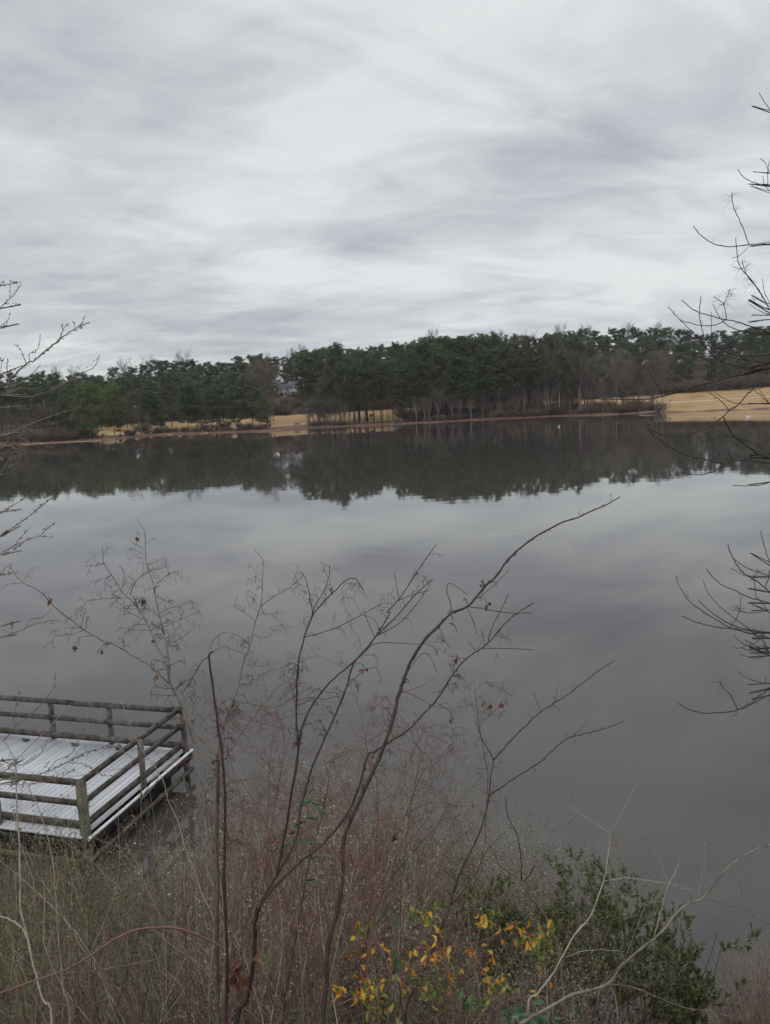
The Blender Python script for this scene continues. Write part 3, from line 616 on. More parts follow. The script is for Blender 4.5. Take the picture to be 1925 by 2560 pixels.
for sx in (-.75, .75):
    q = MB(); q.box((sx, -.18, .21), (.07, .07, .43)); q.box((sx, .24, .4), (.07, .07, .8)); q.box((sx, .03, .38), (.07, .36, .07)); q.build('leg', MD, bn)
person(pb + [-.0, .0, .0], math.pi, 'person in black sitting on the low bench in the clearing below the house', (.015, .015, .02), (.03, .03, .04), sit=True)
person(ground_at(900.5, 1053.6), 1.2, 'person in black walking between pine trunks in the middle of the far shore', (.012, .012, .012), (.015, .015, .018))
person(ground_at(1675.5, 1006.3), .4, 'person in dark clothes walking at the left end of the open right lawn', (.03, .02, .02), (.03, .028, .03))
person(ground_at(1786, 999), 1.3, 'person in blue-grey jacket on the path of the right lawn, behind the crossing twigs', (.16, .18, .24), (.05, .06, .09))
person(ground_at(1788.5, 998.6), 1.5, 'person in dark jacket beside the blue-grey walker on the right lawn', (.03, .035, .05), (.04, .04, .06))
person(ground_at(1870.5, 992.5), 1.5, 'person in white top on the far right part of the lawn path', (.7, .7, .7), (.04, .04, .05))
pk = ground_at(928, 1046); kk = thing('kiosk', 'small dark green roofed notice kiosk seen between two pine trunks by the path', 'kiosk', pk)
MG = mat('dark_green_paint', [(.03, .045, .04), (.045, .06, .055)], .7, 4)
q = MB(); q.box((0, 0, 1.35), (1.3, .12, 1.0)); q.build('board', MG, kk)
for sx in (-.7, .7): q = MB(); q.box((sx, 0, .9), (.1, .1, 1.9)); q.build('post', MD, kk)
q = MB(); gable(q, 0, 0, 1.6, .7, 1.9, .35, .1); q.build('roof', MG, kk)
WH = mat('white_plumage', [(.7, .7, .68), (.8, .8, .78)], .8, 10)
def bird(x_, y_, rz, lb, gp=None, sc=1.):
    import bmesh
    root = thing('water_bird', lb, 'bird', atz(x_, y_, 0.02), rz, gp); bm = bmesh.new()
    me = bpy.data.meshes.new('body'); me.from_pydata([(0, -.32, .14), (0, -.12, .12), (0, .14, .13), (0, .24, .24), (0, .26, .36), (0, .38, .35)], [(0, 1), (1, 2), (2, 3), (3, 4), (4, 5)], []); me.materials.append(WH)
    o = bpy.data.objects.new('body', me); COL.objects.link(o); o.parent = root; o.modifiers.new('skin', 'SKIN'); o.modifiers.new('sub', 'SUBSURF')
    if me.skin_vertices:
        for v, r in zip(me.skin_vertices[0].data, (.04, .13, .11, .05, .055, .012)): v.radius = (r, r)
    root.scale = (sc, sc, sc); return root
bird(1868.5, 1044.5, .4, 'white water bird floating, left of the two at the right side of the lake', None, 1.7)
bird(1873.5, 1042, 1.4, 'white water bird, right and slimmer of the two at the right side of the lake', None, 1.3)
bird(1397.5, 1067, 2., 'lone white water bird floating below the tall pole trunk', None, 1.2)

# ------------------------------------------------------------------ fishing dock
WOODC = [(.040, .035, .031), (.085, .075, .067), (.150, .136, .122)]
M['oldwood'] = mat('weathered_wood', WOODC, .9, 5, stretch=(1, 1, 1), bump=.3, bscale=40)
M['greenwood'] = mat('mossy_wood', [(.055, .050, .036), (.095, .09, .062), (.14, .13, .10)], .9, 4, bump=.3, bscale=40)
M['deckboard'] = mat('grey_deck_boards', [(.36, .37, .39), (.43, .44, .46), (.49, .50, .515)], .6, 3, island=True, bump=.15, bscale=15, spec=.35)
M['pipe'] = mat('white_edge_pipe', [(.55, .55, .54), (.72, .72, .71)], .5, 4)
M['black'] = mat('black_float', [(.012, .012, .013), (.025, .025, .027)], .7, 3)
dv = nrm(np.array([1.06, 3.70, 0])); dw = np.array([-dv[1], dv[0], 0.])   # dv away from camera, dw to the left
DC = np.array([-6.28, 14.42, 0.])                                       # near right corner post
DZ = .75; DL = 3.86; DWd = 9.5
def dp(a, b_, z): return DC + dw * a + dv * b_ + np.array([0, 0, z])      # a along the width (left), b away
dock = thing('fishing_dock', 'grey-decked fishing pier with weathered wooden railing, left edge of the picture', 'dock', tuple(dp(0, 0, 0)))
def loc_(o): o.location = -np.array(dp(0, 0, 0)); return o
def dbuild(mb, name, m, parent=dock):
    o = mb.build(name, m); o.parent = parent
    if parent is dock: o.location = Vector(-dp(0, 0, 0))
    return o
q = MB(); nbd = int(DWd / .145)
for k in range(nbd):
    a = .02 + k * .145 + .07; q.beam(dp(a, -.12 + rng.uniform(-.004, .004), DZ - .02), dp(a, DL + .10, DZ - .02), .137, .04)
dbuild(q, 'decking', M['deckboard'])
ZT = DZ + 1.08
def rail(a0, b0, a1, b1, off, n_='rail'):
    obs = []
    for z_, hh in ((ZT - .02, .13), (DZ + .62, .12), (DZ + .15, .155)):
        q = MB(); A_ = dp(a0, b0, z_); B_ = dp(a1, b1, z_); A_ = A_ + off; B_ = B_ + off
        L_ = np.linalg.norm(B_ - A_); ks = max(1, int(round(L_ / 2.9))); d_ = (B_ - A_) / ks
        for k in range(ks): q.beam(A_ + d_ * k + nrm(d_) * .006, A_ + d_ * (k + 1) - nrm(d_) * .006 + [0, 0, rng.uniform(-.012, .008)], .042, hh)
        dbuild(q, 'rail', M['oldwood'])
rail(-.02, DL, DWd, DL, dv * -.075)
rail(0, 0.0, 0, DL + .02, dw * .075)
rail(.02, 0, DWd, 0, dv * .075)
for a, b_ in [(0, 0), (0, 2.05), (0, DL)] + [(k, DL) for k in (2.1, 3.85, 5.8, 7.7)] + [(k, 0) for k in (2.1, 4.2, 6.3)]:
    q = MB(); big = (a, b_) == (0, 0); wv = .145 if big else .095
    q.box(dp(a, b_, (ZT + .03 - 1.6) / 2 - (-.02 if big else 0.02)), (wv, wv, ZT + .03 + 1.6), -dw, dv); o = dbuild(q, 'post', M['greenwood'] if big else M['oldwood'])
q = MB(); q.tubes(np.stack([dp(-.13, -.10, DZ - .03), dp(-.13, 1.2, DZ - .035), dp(-.13, 2.6, DZ - .028), dp(-.13, DL + .1, DZ - .03)])[None], np.full((1, 4), .035), 8); dbuild(q, 'edge_pipe', M['pipe'])
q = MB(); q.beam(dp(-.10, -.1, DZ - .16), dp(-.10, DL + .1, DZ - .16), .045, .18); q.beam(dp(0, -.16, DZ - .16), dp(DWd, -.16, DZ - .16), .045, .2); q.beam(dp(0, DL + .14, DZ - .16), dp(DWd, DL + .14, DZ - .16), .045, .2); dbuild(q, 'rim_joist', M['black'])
q = MB(); q.beam(dp(-.12, -.1, DZ - .5), dp(-.12, DL + .1, DZ - .5), .05, .10); q.beam(dp(0, -.16, DZ - .5), dp(DWd, -.16, DZ - .5), .05, .1); dbuild(q, 'brace', M['greenwood'])
q = MB()
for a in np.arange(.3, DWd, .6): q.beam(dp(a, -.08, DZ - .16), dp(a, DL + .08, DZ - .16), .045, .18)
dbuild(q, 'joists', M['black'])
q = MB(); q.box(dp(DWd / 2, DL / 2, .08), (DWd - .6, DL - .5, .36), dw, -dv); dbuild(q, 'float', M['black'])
for a in (1.7, 3.0, 4.5): q = MB(); q.box(dp(a, DL - .28, DZ + .04), (.16, .07, .035), dw, -dv); q.tubes(np.stack([dp(a - .12, DL - .28, DZ + .06), dp(a + .12, DL - .28, DZ + .06)])[None], np.full((1, 2), .014), 6); dbuild(q, 'cleat', M['oldwood'])

# ------------------------------------------------------------------ near saplings and side trees
CR = {'a': (0, 760, .6013), 'b': (900, 760, .6164), 'c': (0, 1680, .33674), 'd': (0, 1250, .6013), 'e': (900, 1200, .6164), 'f': (0, 1900, .6013), 'g': (900, 1900, .6164),
      'h': (1500, 200, .3165), 'l': (0, 680, .2577), 'r': (1600, 700, .2487), 's': (1650, 1300, .2486), 'y': (850, 2200, .3307), 'w': (1300, 2050, .3007), 'D': (0, 0, 1.1575), 'S': (0, 0, 1.)}
def tr(s):
    """'f:1575,0 1490,180 d:..' -> sight directions (picture coordinates of the photograph)"""
    out_ = []; cx = None
    for w in s.split():
        if ':' in w: k, w = w.split(':'); cx = CR[k]
        a, b_ = w.split(','); out_.append((cx[0] + float(a) * cx[2], cx[1] + float(b_) * cx[2]))
    return np.array(out_)
def smooth(P, per=4):
    """Catmull-Rom through the points"""
    P = np.asarray(P, float); Q = np.concatenate([[2 * P[0] - P[1]], P, [2 * P[-1] - P[-2]]]); o = []
    for i in range(1, len(Q) - 2):
        p0_, p1, p2, p3 = Q[i - 1], Q[i], Q[i + 1], Q[i + 2]
        for t_ in np.arange(per) / per:
            o.append(.5 * ((2 * p1) + (-p0_ + p2) * t_ + (2 * p0_ - 5 * p1 + 4 * p2 - p3) * t_ ** 2 + (-p0_ + 3 * p1 - 3 * p2 + p3) * t_ ** 3))
    o.append(P[-1]); return np.array(o)
class Plant:
    def __init__(s, name, label, cat, d0, bark, group=None, slope=.0006):
        s.d0 = d0; s.bark = bark; s.known = []; s.paths = []; s.slope = slope; s.name = name; s.label = label; s.cat = cat; s.group = group
        s.root = None
    def path(s, txt, w0, w1, part='branch', d0=None, slope=None, base=None, m=None, tail=None):
        px_ = tr(txt); start = px_[0]; dd = s.d0 if d0 is None else d0
        if s.known and d0 is None:
            K_ = np.concatenate(s.known); j = np.argmin(np.hypot(K_[:, 0] - start[0], K_[:, 1] - start[1]))
            if math.hypot(K_[j, 0] - start[0], K_[j, 1] - start[1]) < 28: dd = K_[j, 2]
        sl = (rng.uniform(-1, 1) * s.slope * 1.6) if slope is None else slope
        arc = np.concatenate([[0], np.cumsum(np.hypot(*np.diff(px_, axis=0).T))])
        dep = dd + sl * arc
        P = np.array([atd(x_, y_, d_) for (x_, y_), d_ in zip(px_, dep)])
        if base is not None: P = np.concatenate([np.array(base, float).reshape(-1, 3), P])
        wpx = np.linspace(1, 0, len(P)) ** .8
        P2 = smooth(P); s.known.append(np.column_stack([np.repeat(px_, 1, 0), dep]))
        # finer samples for snapping
        for k in range(len(px_) - 1):
            m_ = np.linspace(0, 1, 8)[:, None]; s.known.append(np.column_stack([px_[k] * (1 - m_) + px_[k + 1] * m_, dep[k] * (1 - m_) + dep[k + 1] * m_]))
        u = np.linspace(0, 1, len(P2)); Rr = (w0 * .80 * (1 - u) + w1 * .95 * u) / 2 / FPX * dd
        nodes = 1 + .22 * (rng.uniform(size=len(P2)) > .8); jit = rng.normal(size=P2.shape) * (Rr[:, None] * .12 + .0004 if w0 > 6.5 else Rr[:, None] * .32 + .0006); jit[0] = 0
        P2 = P2 + jit
        if s.root is None:
            b0 = P2[0] if base is None else P2[0]
            s.root = thing(s.name, s.label, s.cat, tuple(b0), 0, s.group); s.b0 = b0
        mb = MB(); mb.tubes(P2[None], (Rr * nodes)[None], 6 if w0 > 5 else 4)
        o = mb.build(part, m or s.bark, s.root); o.location = Vector(-s.b0); s.paths.append((P2, Rr, w0)); return P2, Rr
    def add(s, mb, name, m): o = mb.build(name, m, s.root); o.location = Vector(-s.b0); return o
def ground_under(x_, y_, d_, back=.25):
    p = atd(x_, y_, d_); g_ = np.array([p[0], p[1] - back, 0]); g_[2] = bank_z(g_[0], g_[1]) - .1; return [g_]
def resample(P, Rr, K=9):
    c = np.concatenate([[0], np.cumsum(np.linalg.norm(np.diff(P, axis=0), axis=1))]); t_ = np.linspace(0, c[-1], K)
    return np.stack([np.interp(t_, c, P[:, i_]) for i_ in range(3)], 1), np.interp(t_, c, Rr), c[-1]
def droop_twigs(pl, which, per_m=26, L=.13, u0=.45, m=None, name='twigs', sub=4, hook=1.0, deadleaf=0, r=.0011):
    tw = MB(); lf = []
    for k in which:
        P2, Rr, _ = pl.paths[k]; P, R_, ln = resample(P2, Rr); n = max(3, int(per_m * ln * (1 - u0)))
        Q, QR = spawn(P[None], R_[None], n, u0, .99, L, 1.15, up=.12, wig=.10, K=7, rf=.45, taper=.35, hook=hook, rmin=r, rtip=.6); tw.tubes(Q, QR, 3)
        if sub:
            q, qr = spawn(Q, QR, sub, .15, .9, L * .42, 1.0, up=.15, wig=.08, K=6, rf=.9, rmin=r * .8, hook=.9, rtip=.7); tw.tubes(q, qr, 3)
        lf.append(Q[:, -1])
    pl.add(tw, name, m or pl.bark)
    if deadleaf:
        C = np.concatenate(lf); C = C[rng.choice(len(C), min(deadleaf, len(C)), False)]; C = np.repeat(C, 3, 0) + rng.normal(size=(min(deadleaf, len(C)) * 3, 3)) * .004
        mb = MB(); mb.leaves(C, np.array([0, 0, -1.]) + rng.normal(size=C.shape) * .45, rng.uniform(.025, .05, len(C)), rng.uniform(.012, .022, len(C)), .2); pl.add(mb, 'dead_leaves', M['leaf_dead'])
def buds(pl, which, per_m=55, L=.014, u0=.25, m=None, name='buds'):
    tw = MB()
    for k in which:
        P2, Rr, _ = pl.paths[k]; P, R_, ln = resample(P2, Rr, 14); n = max(3, int(per_m * ln * (1 - u0)))
        Q, QR = spawn(P[None], R_[None], n, u0, 1., L, .9, K=4, rf=.5, taper=0, rmin=.0020, rtip=.9)
        QR = QR * np.array([.7, 1.1, 1.3, .5]); tw.tubes(Q, QR, 4)
    pl.add(tw, name, m or pl.bark)
def needles_(pl, which, clumps=4, n=9, L=.11, u0=.35, m=None):
    tw = MB()
    for k in which:
        P2, Rr, _ = pl.paths[k]; P, R_, ln = resample(P2, Rr, 14)
        uc = rng.uniform(u0, .95, clumps)
        for c in uc:
            Q, QR = spawn(P[None], R_[None], 3, max(0, c - .03), min(1, c + .03), .05, 1.0, K=3, rf=.5, rmin=.0011); tw.tubes(Q, QR, 3)
            q, qr = spawn(Q, QR, n // 3 + 1, .3, 1, L * rng.uniform(.6, 1.1), .9, up=-.45, K=4, rf=.5, rmin=.0005, wig=.05); tw.tubes(q, qr, 3)
        st, sr = spawn(P[None], R_[None], max(2, int(ln * 7)), .1, .95, .03, 1.1, K=3, rf=.5, rmin=.0012); tw.tubes(st, sr, 3)
    pl.add(tw, 'dead_needles', m or M['deadneedle'])

# A: thick dark leaning sapling
A = Plant('sapling', 'thickest dark sapling, arching right, its bare tip reaching highest over the water', 'sapling', 4.3, M['sap_dark'])
A.path('f:1342,1098 1360,930 1355,850 1375,720 1410,600 1425,470 1430,330 1490,180 1575,0 e:75,1136 125,1000 155,880 180,800 215,720 260,650 320,590 375,537 437,512 500,440 560,380 590,335 640,285 690,245 750,208 825,170 880,153 930,130 990,105 1055,70', 15, 3.2, 'stem', slope=.00035, base=ground_under(807, 2560, 4.3))
A.path('e:437,512 500,522 560,533 640,540 700,538', 3, 2); A.path('e:375,537 365,490 352,450 358,420 385,428 437,467', 2.4, 1.5)
A.path('e:480,478 520,445 560,410 590,380 608,358', 2.6, 1.6, m=M['red_cane']); A.path('e:437,520 455,560 468,600 475,627', 2, 1.4); A.path('e:320,595 335,630 350,660 367,683', 2, 1.4)
A.path('e:185,790 220,740 255,705 285,715 312,780', 2.6, 1.2)
A.path('e:160,860 210,850 280,820 310,790', 2.6, 1.5, m=M['red_cane']); A.path('e:170,852 230,880 300,915 370,930', 2.8, 1.6, m=M['red_cane'])
droop_twigs(A, [0], 5, .14, .35, sub=1, deadleaf=2); buds(A, [0], 14, .02, .5)
# B: forked dark sapling
B_ = Plant('sapling', 'dark sapling forking low into several long stems, just left of the thickest one', 'sapling', 4.6, M['sap_dark'])
B_.path('f:985,1098 1025,1000 1055,830 1060,700 1072,620', 14, 11, 'stem', base=ground_under(592, 2560, 4.6))
B_.path('f:1072,620 1130,540 1230,440 1340,350 1440,230 1490,120 e:30,1120 60,1100 140,1050 200,1010 255,950 300,905 345,840 375,790 430,725 490,685 530,650 580,590 630,545 703,497', 9, 2.5, 'stem', slope=.0003)
B_.path('f:1080,590 1150,480 1230,330 1250,200 1280,90 1310,0 d:1400,880 1440,780 1470,680 1530,610 1580,540 1620,470 e:110,535 160,480 240,360 310,260', 8, 2.2, 'stem', slope=.0004)
B_.path('f:1150,480 1185,300 1210,150 d:1235,1080 1255,950 1300,850 1370,760 1450,690 1520,625 e:60,640 110,590 160,540 220,470 295,400', 7.5, 2, 'stem', slope=-.0002)
B_.path('f:1185,300 1215,120 d:1240,1050 1232,900 1235,760 1245,650 1265,570 1290,500 1330,440 1400,370 1440,332 1480,328 1512,382', 6, 1.8, 'stem')
B_.path('d:1292,500 1310,440 1345,380 1368,320 1372,268', 3, 1.6); B_.path('d:1265,570 1310,560 1400,530 1480,490 1590,430', 3, 1.5)
B_.path('d:1300,480 1290,410 1275,340 1250,292', 2.4, 1.5); B_.path('e:490,685 560,683 640,685 705,690', 2.4, 1.8); B_.path('e:520,655 530,610 560,550 602,463', 2.6, 1.5)
B_.path('e:157,483 150,440 138,372', 2, 1.3); B_.path('e:0,712 60,665 140,660 210,665 290,670 315,712', 2.6, 1.4); B_.path('e:75,630 130,600 180,560 240,490 295,400', 2.6, 1.4)
B_.path('e:155,490 200,470 278,447', 2.2, 1.3); B_.path('e:470,695 440,657', 2, 1.3); B_.path('e:430,725 390,718 357,712', 2, 1.2)
B_.path('d:1580,560 1560,500 1510,480', 2, 1.2); B_.path('e:60,640 30,570 15,520', 2, 1.2); B_.path('d:1440,780 1500,720 1560,695 1580,730', 2.4, 1.3)
droop_twigs(B_, [1, 2, 3], 13, .19, .4, sub=2, deadleaf=5); droop_twigs(B_, [4, 5, 6, 7], 30, .17, .3, sub=3)
buds(B_, [1, 2, 8, 9], 18, .014, .3)
# C: pale grey sapling with fine drooping twigs, left
C_ = Plant('sapling', 'grey sapling fanning into fine hooked twigs above the dock corner', 'sapling', 4.9, M['sap_grey'])
C_.path('f:905,1098 905,850 900,700 905,500 900,300 905,150 905,0', 13, 9, 'stem', base=ground_under(544, 2560, 4.9))
C_.path('f:905,20 870,-60 d:840,1000 790,930 760,850 720,780 705,760 690,680 650,600 610,510 560,430 510,385 470,320 430,260 428,225 425,190', 8, 1.6, 'stem', slope=.0003)
C_.path('f:893,560 885,430 860,300 845,150 820,0 d:810,1020 790,960 750,850 712,770 703,690 690,600 675,530 660,470 645,390 635,340 610,270 605,200 600,130 565,75', 8.5, 1.4, 'stem', slope=.0004)
C_.path('d:705,765 620,690 540,640 470,600 400,570 350,540 290,495 230,450 190,400 150,370 100,345 70,320 45,280', 5.5, 1.6, 'stem', slope=-.0003)
C_.path('d:100,345 60,347 20,355 0,385', 2, 1.2); C_.path('d:510,403 440,410 365,418 340,460', 2.4, 1.2); C_.path('d:430,268 400,270 357,273', 2, 1.1)
C_.path('d:540,395 560,345 600,305 640,290 688,280', 2.6, 1.1); C_.path('d:660,480 700,450 750,440 800,420 830,465', 2.4, 1.1); C_.path('d:650,350 700,310 750,300 757,340', 2.2, 1.1)
C_.path('d:350,540 290,560 225,570 222,625', 2.2, 1.1); C_.path('d:610,270 640,262 688,240 690,280', 2, 1.1); C_.path('d:680,530 740,500 800,475 830,470', 2.2, 1.1)
C_.path('d:690,600 760,570 820,520 830,530', 2.2, 1.1); C_.path('d:620,500 560,480 500,430', 2.2, 1.1); C_.path('d:645,400 690,420 720,430', 2, 1.); C_.path('d:630,540 560,540 490,530', 2, 1.)
droop_twigs(C_, [1, 2], 30, .21, .40, sub=3, deadleaf=4, m=M['sap_dark']); droop_twigs(C_, [3], 15, .16, .25, sub=2, deadleaf=3, m=M['sap_dark'])
droop_twigs(C_, list(range(5, 17)), 36, .10, .12, sub=1, m=M['sap_dark'])
# D: dark red straight stem
D0 = Plant('sapling', 'nearly straight dark maroon stem from the bottom edge, its top broken off short', 'sapling', 4.2, mat('maroon_bark', [(.035, .018, .018), (.075, .035, .035)], .6, 25, bump=.3, bscale=80))
D0.path('f:940,1098 945,880 940,700 932,500 935,300 935,150 925,0 d:910,960 895,850 880,740 870,660 872,640 885,630', 11, 5, 'stem', slope=.0001, base=ground_under(565, 2560, 4.2))
D0.path('f:930,785 850,740 760,705 660,695 560,710 470,750 380,810 280,870 120,925 0,970 -60,985', 7, 4, m=M['red_cane'], slope=-.0006)
D0.path('f:430,775 405,830 400,930 392,990', 3, 1.5, m=M['red_cane']); D0.path('f:470,752 420,715 370,675', 2.6, 1.4, m=M['red_cane']); D0.path('f:700,695 660,650', 2, 1.2, m=M['red_cane']); D0.path('f:350,812 310,745 275,590', 2.4, 1.2, m=M['red_cane'])
D0.path('f:940,100 1000,85 1075,75 1160,110', 3.2, 1.8, m=M['red_cane']); D0.path('d:890,632 930,610 980,625 1040,650 1060,690', 2.4, 1.2, m=M['red_cane'])
D0.path('d:872,650 840,670 800,740 760,800', 3, 1.8); D0.path('f:935,270 880,215 850,120', 2.6, 1.3, m=M['red_cane'])
droop_twigs(D0, [6, 7, 8, 9], 26, .1, .2, sub=2, m=M['red_cane']); buds(D0, [1, 2, 3], 16, .016, .1, M['red_cane'], 'thorns')
# E: centre slim stem
E0 = Plant('sapling', 'slim brownish sapling in the centre-left, topped by a narrow spire of hooked twigs', 'sapling', 5.1, M['sap_grey'])
E0.path('D:478,2212 500,2040 505,1900 485,1760 470,1645 480,1580 500,1520 d:990,780 1010,680 1040,600 1055,530 1080,450 1090,400 1090,330 1095,260 1080,230 1055,205', 7, 1.4, 'stem', slope=.0003, base=ground_under(553, 2560, 5.1))
E0.path('d:1085,442 1140,400 1200,365 1250,325 1262,310', 2.8, 1.2); E0.path('d:1050,560 1110,570 1165,520 1210,530', 2.2, 1.1); E0.path('d:1060,500 1010,465 975,440 990,400', 2.2, 1.1)
E0.path('d:1040,600 1000,570 950,550 910,560 880,590', 2.2, 1.1); E0.path('d:1010,680 1080,690 1150,675', 2.2, 1.1); E0.path('d:985,835 930,870 840,915', 2.4, 1.2); E0.path('d:1085,440 1100,470 1150,470 1190,465', 2.2, 1.1)
E0.path('d:985,835 1060,850 1150,860 1230,810 1300,775', 4, 2.4)
droop_twigs(E0, [0], 26, .19, .45, sub=3, deadleaf=4, m=M['sap_dark']); droop_twigs(E0, list(range(1, 9)), 28, .12, .12, sub=2, m=M['red_cane'])
# F: right slim group
F0 = Plant('sapling', 'slender grey sapling right of the thickest one, two limbs reaching over open water', 'sapling', 5.2, M['sap_dark'])
F0.path('g:180,1071 240,900 300,760 330,680 360,610 400,470 450,370 490,280 515,190 525,130 530,60 540,0 e:490,1040 470,980', 8, 2.2, 'stem', base=ground_under(1011, 2560, 5.2), slope=.0002)
F0.path('e:470,980 430,880 400,800 340,700 300,650', 2.4, 1.2, m=M['sap_pale']); F0.path('g:523,148 600,90 680,40 740,0 e:800,1080 850,1045 930,1025 1000,1005 1072,978', 5, 2.4, slope=.0006, m=M['sap_dark'])
F0.path('g:540,0 e:600,1070 660,1010 720,950 780,910 850,865 920,810 980,765 1032,732', 4.8, 2.4, slope=.0008, m=M['sap_dark'])
F0.path('g:360,610 410,540 470,460 520,360 590,290', 3.4, 1.5); F0.path('e:735,945 715,895 705,860', 1.3, .8); F0.path('e:790,900 800,850 808,800', 1.3, .8); F0.path('e:780,910 800,925 817,950', 1.3, .8)
F0.path('e:850,1045 830,1025 818,1025', 1.6, .9, m=M['red_cane']); F0.path('e:870,1035 905,1000 925,975', 1.6, .9); F0.path('e:935,1025 965,1003', 1.5, .9, m=M['red_cane'])
F0.path('e:470,985 430,1010 370,1060 300,1130', 3.2, 1.6, m=M['sap_pale']); F0.path('e:480,1000 530,950 570,920 590,940', 2, 1., m=M['red_cane'])
F0.path('g:330,170 270,175 220,205 185,240', 3, 1.6, m=M['red_cane']); F0.path('g:330,170 400,185 500,185', 2.6, 1.4, m=M['red_cane'])
F0.path('g:440,0 435,80 470,160 495,240', 3, 1.6, m=M['sap_pale'])
droop_twigs(F0, [1, 11, 12], 28, .18, .1, sub=3, deadleaf=6, m=M['sap_dark']); droop_twigs(F0, [2, 3], 9, .07, .25, sub=1, m=M['sap_dark']); droop_twigs(F0, [0], 14, .2, .5, sub=2, m=M['sap_dark'], name='side_twigs')
# M: olive stem right of A
M0 = Plant('sapling', 'thin olive-grey stem crossing behind the thickest dark sapling to its right', 'sapling', 5.0, M['sap_grey'])
M0.path('f:1330,1098 1370,1000 1400,850 1470,740 1500,620 1540,500 1600,380 1663,290 g:140,280 180,230 240,180', 7, 3, 'stem', base=ground_under(800, 2560, 5.0), slope=.0002)
M0.path('g:185,225 230,100 260,40 290,0 e:230,1080 200,1000', 2.8, 1.4); M0.path('g:100,590 200,530 300,450 350,370 395,275', 3.2, 1.6); M0.path('g:0,510 40,570 80,640', 3.2, 1.6); M0.path('g:60,450 130,560 200,650 260,730', 3, 1.6)
M0.path('g:180,230 120,235 50,250 0,300', 2.6, 1.4, m=M['red_cane'])
droop_twigs(M0, [0, 1, 2], 16, .2, .4, sub=3, deadleaf=3, m=M['red_cane'])
# G: thick horizontal branch, lower right
G0 = Plant('sapling', 'thick olive branch sweeping from the bottom edge to the right edge across the myrtle', 'sapling', 3.9, M['sap_grey'])
G0.path('g:620,1085 650,1070 720,1030 800,985 870,950 950,930 1010,905 1050,850 1110,790 1180,735 1240,680 1290,615 1340,580 1390,560 1440,500 1490,440 1540,400 1600,365 1663,345 1740,320', 11.5, 3.8, 'stem', base=ground_under(1282, 2568, 3.9, .1), slope=.0003)
G0.path('g:1000,910 1100,920 1200,960 1300,1000 1420,1020 1520,1045', 5, 2.5); G0.path('g:1190,725 1220,620 1250,510 1290,430 1295,390', 3.6, 1.6, m=M['sap_pale']); G0.path('g:1370,560 1385,480 1400,400 1395,330', 3.2, 1.4, m=M['sap_pale'])
G0.path('g:1390,562 1460,580 1560,610 1663,668', 3, 1.6); G0.path('g:1350,605 1430,635 1500,665 1535,700 1540,738', 2.4, 1.3); G0.path('g:1010,908 1035,960 1050,1071', 3.6, 2.4, m=M['sap_pale'])
G0.path('g:1480,470 1530,490 1550,545', 1.8, 1.); G0.path('g:1520,425 1560,450 1585,520', 1.8, 1.); G0.path('g:1600,365 1585,325', 2, 1.4); G0.path('g:1540,400 1518,373', 2, 1.2); G0.path('g:1490,440 1475,420', 1.8, 1.2)
G0.path('g:1400,402 1372,398 1370,440', 1.5, .9); G0.path('g:1400,430 1440,435 1455,470', 1.5, .9); G0.path('g:1385,490 1355,475 1350,510', 1.5, .9); G0.path('g:1650,350 1652,300', 2, 1.2); G0.path('g:1345,580 1335,540 1290,510', 2.4, 1.4)
buds(G0, [0, 2, 3, 4, 5], 12, .016, .3)
# H: pale curved stem left of G
H0 = Plant('sapling', 'pale tan curved stem before the myrtle bush, ending in a thin forked tip', 'sapling', 4.1, M['sap_pale'])
H0.path('g:680,1035 720,950 780,870 830,780 870,710 930,640 960,570 990,480 1005,400 1015,300 1017,290', 7, 3, 'stem', base=ground_under(1319, 2538, 4.1, .05), slope=.0004)
H0.path('g:1017,290 1060,220 1095,150 1122,98', 2.2, 1.2); H0.path('g:1015,300 960,260 900,220 840,185', 2, 1.1); H0.path('g:990,490 1080,480 1180,490 1270,505 1340,530', 2.8, 1.4); H0.path('g:1010,345 1070,335 1130,322 1190,308', 2.2, 1.2, m=M['red_cane']); H0.path('g:1017,290 1015,240', 1.4, 1.)
H0.path('g:1000,370 960,340', 1.6, 1.1); H0.path('g:830,800 900,775 980,770 1060,775', 2.6, 1.4); H0.path('g:690,1000 600,975 540,1020', 2.6, 1.4, m=M['red_cane']); H0.path('g:1250,510 1225,420 1190,362', 2.2, 1.1)
buds(H0, [1, 2, 3, 4], 14, .014, .3)
# pruned brown stem with snapped pale bark
J0 = Plant('sapling', 'brown stem with pale scar and short stub, right of the yellow leaves', 'sapling', 5.6, M['sap_grey'])
J0.path('y:1663,600 1600,400 1540,250 1440,120 1340,-20 g:600,450 560,420 545,370 520,340', 7, 4.5, 'stem', base=ground_under(1400, 2400, 5.6, .4))
J0.path('g:655,490 655,400 635,300 600,230 590,150', 4, 1.8, m=M['sap_dark']); J0.path('g:665,495 690,460 708,430', 4.5, 4, m=M['sap_dark']); J0.path('g:720,555 800,560 880,590', 2.6, 1.4)
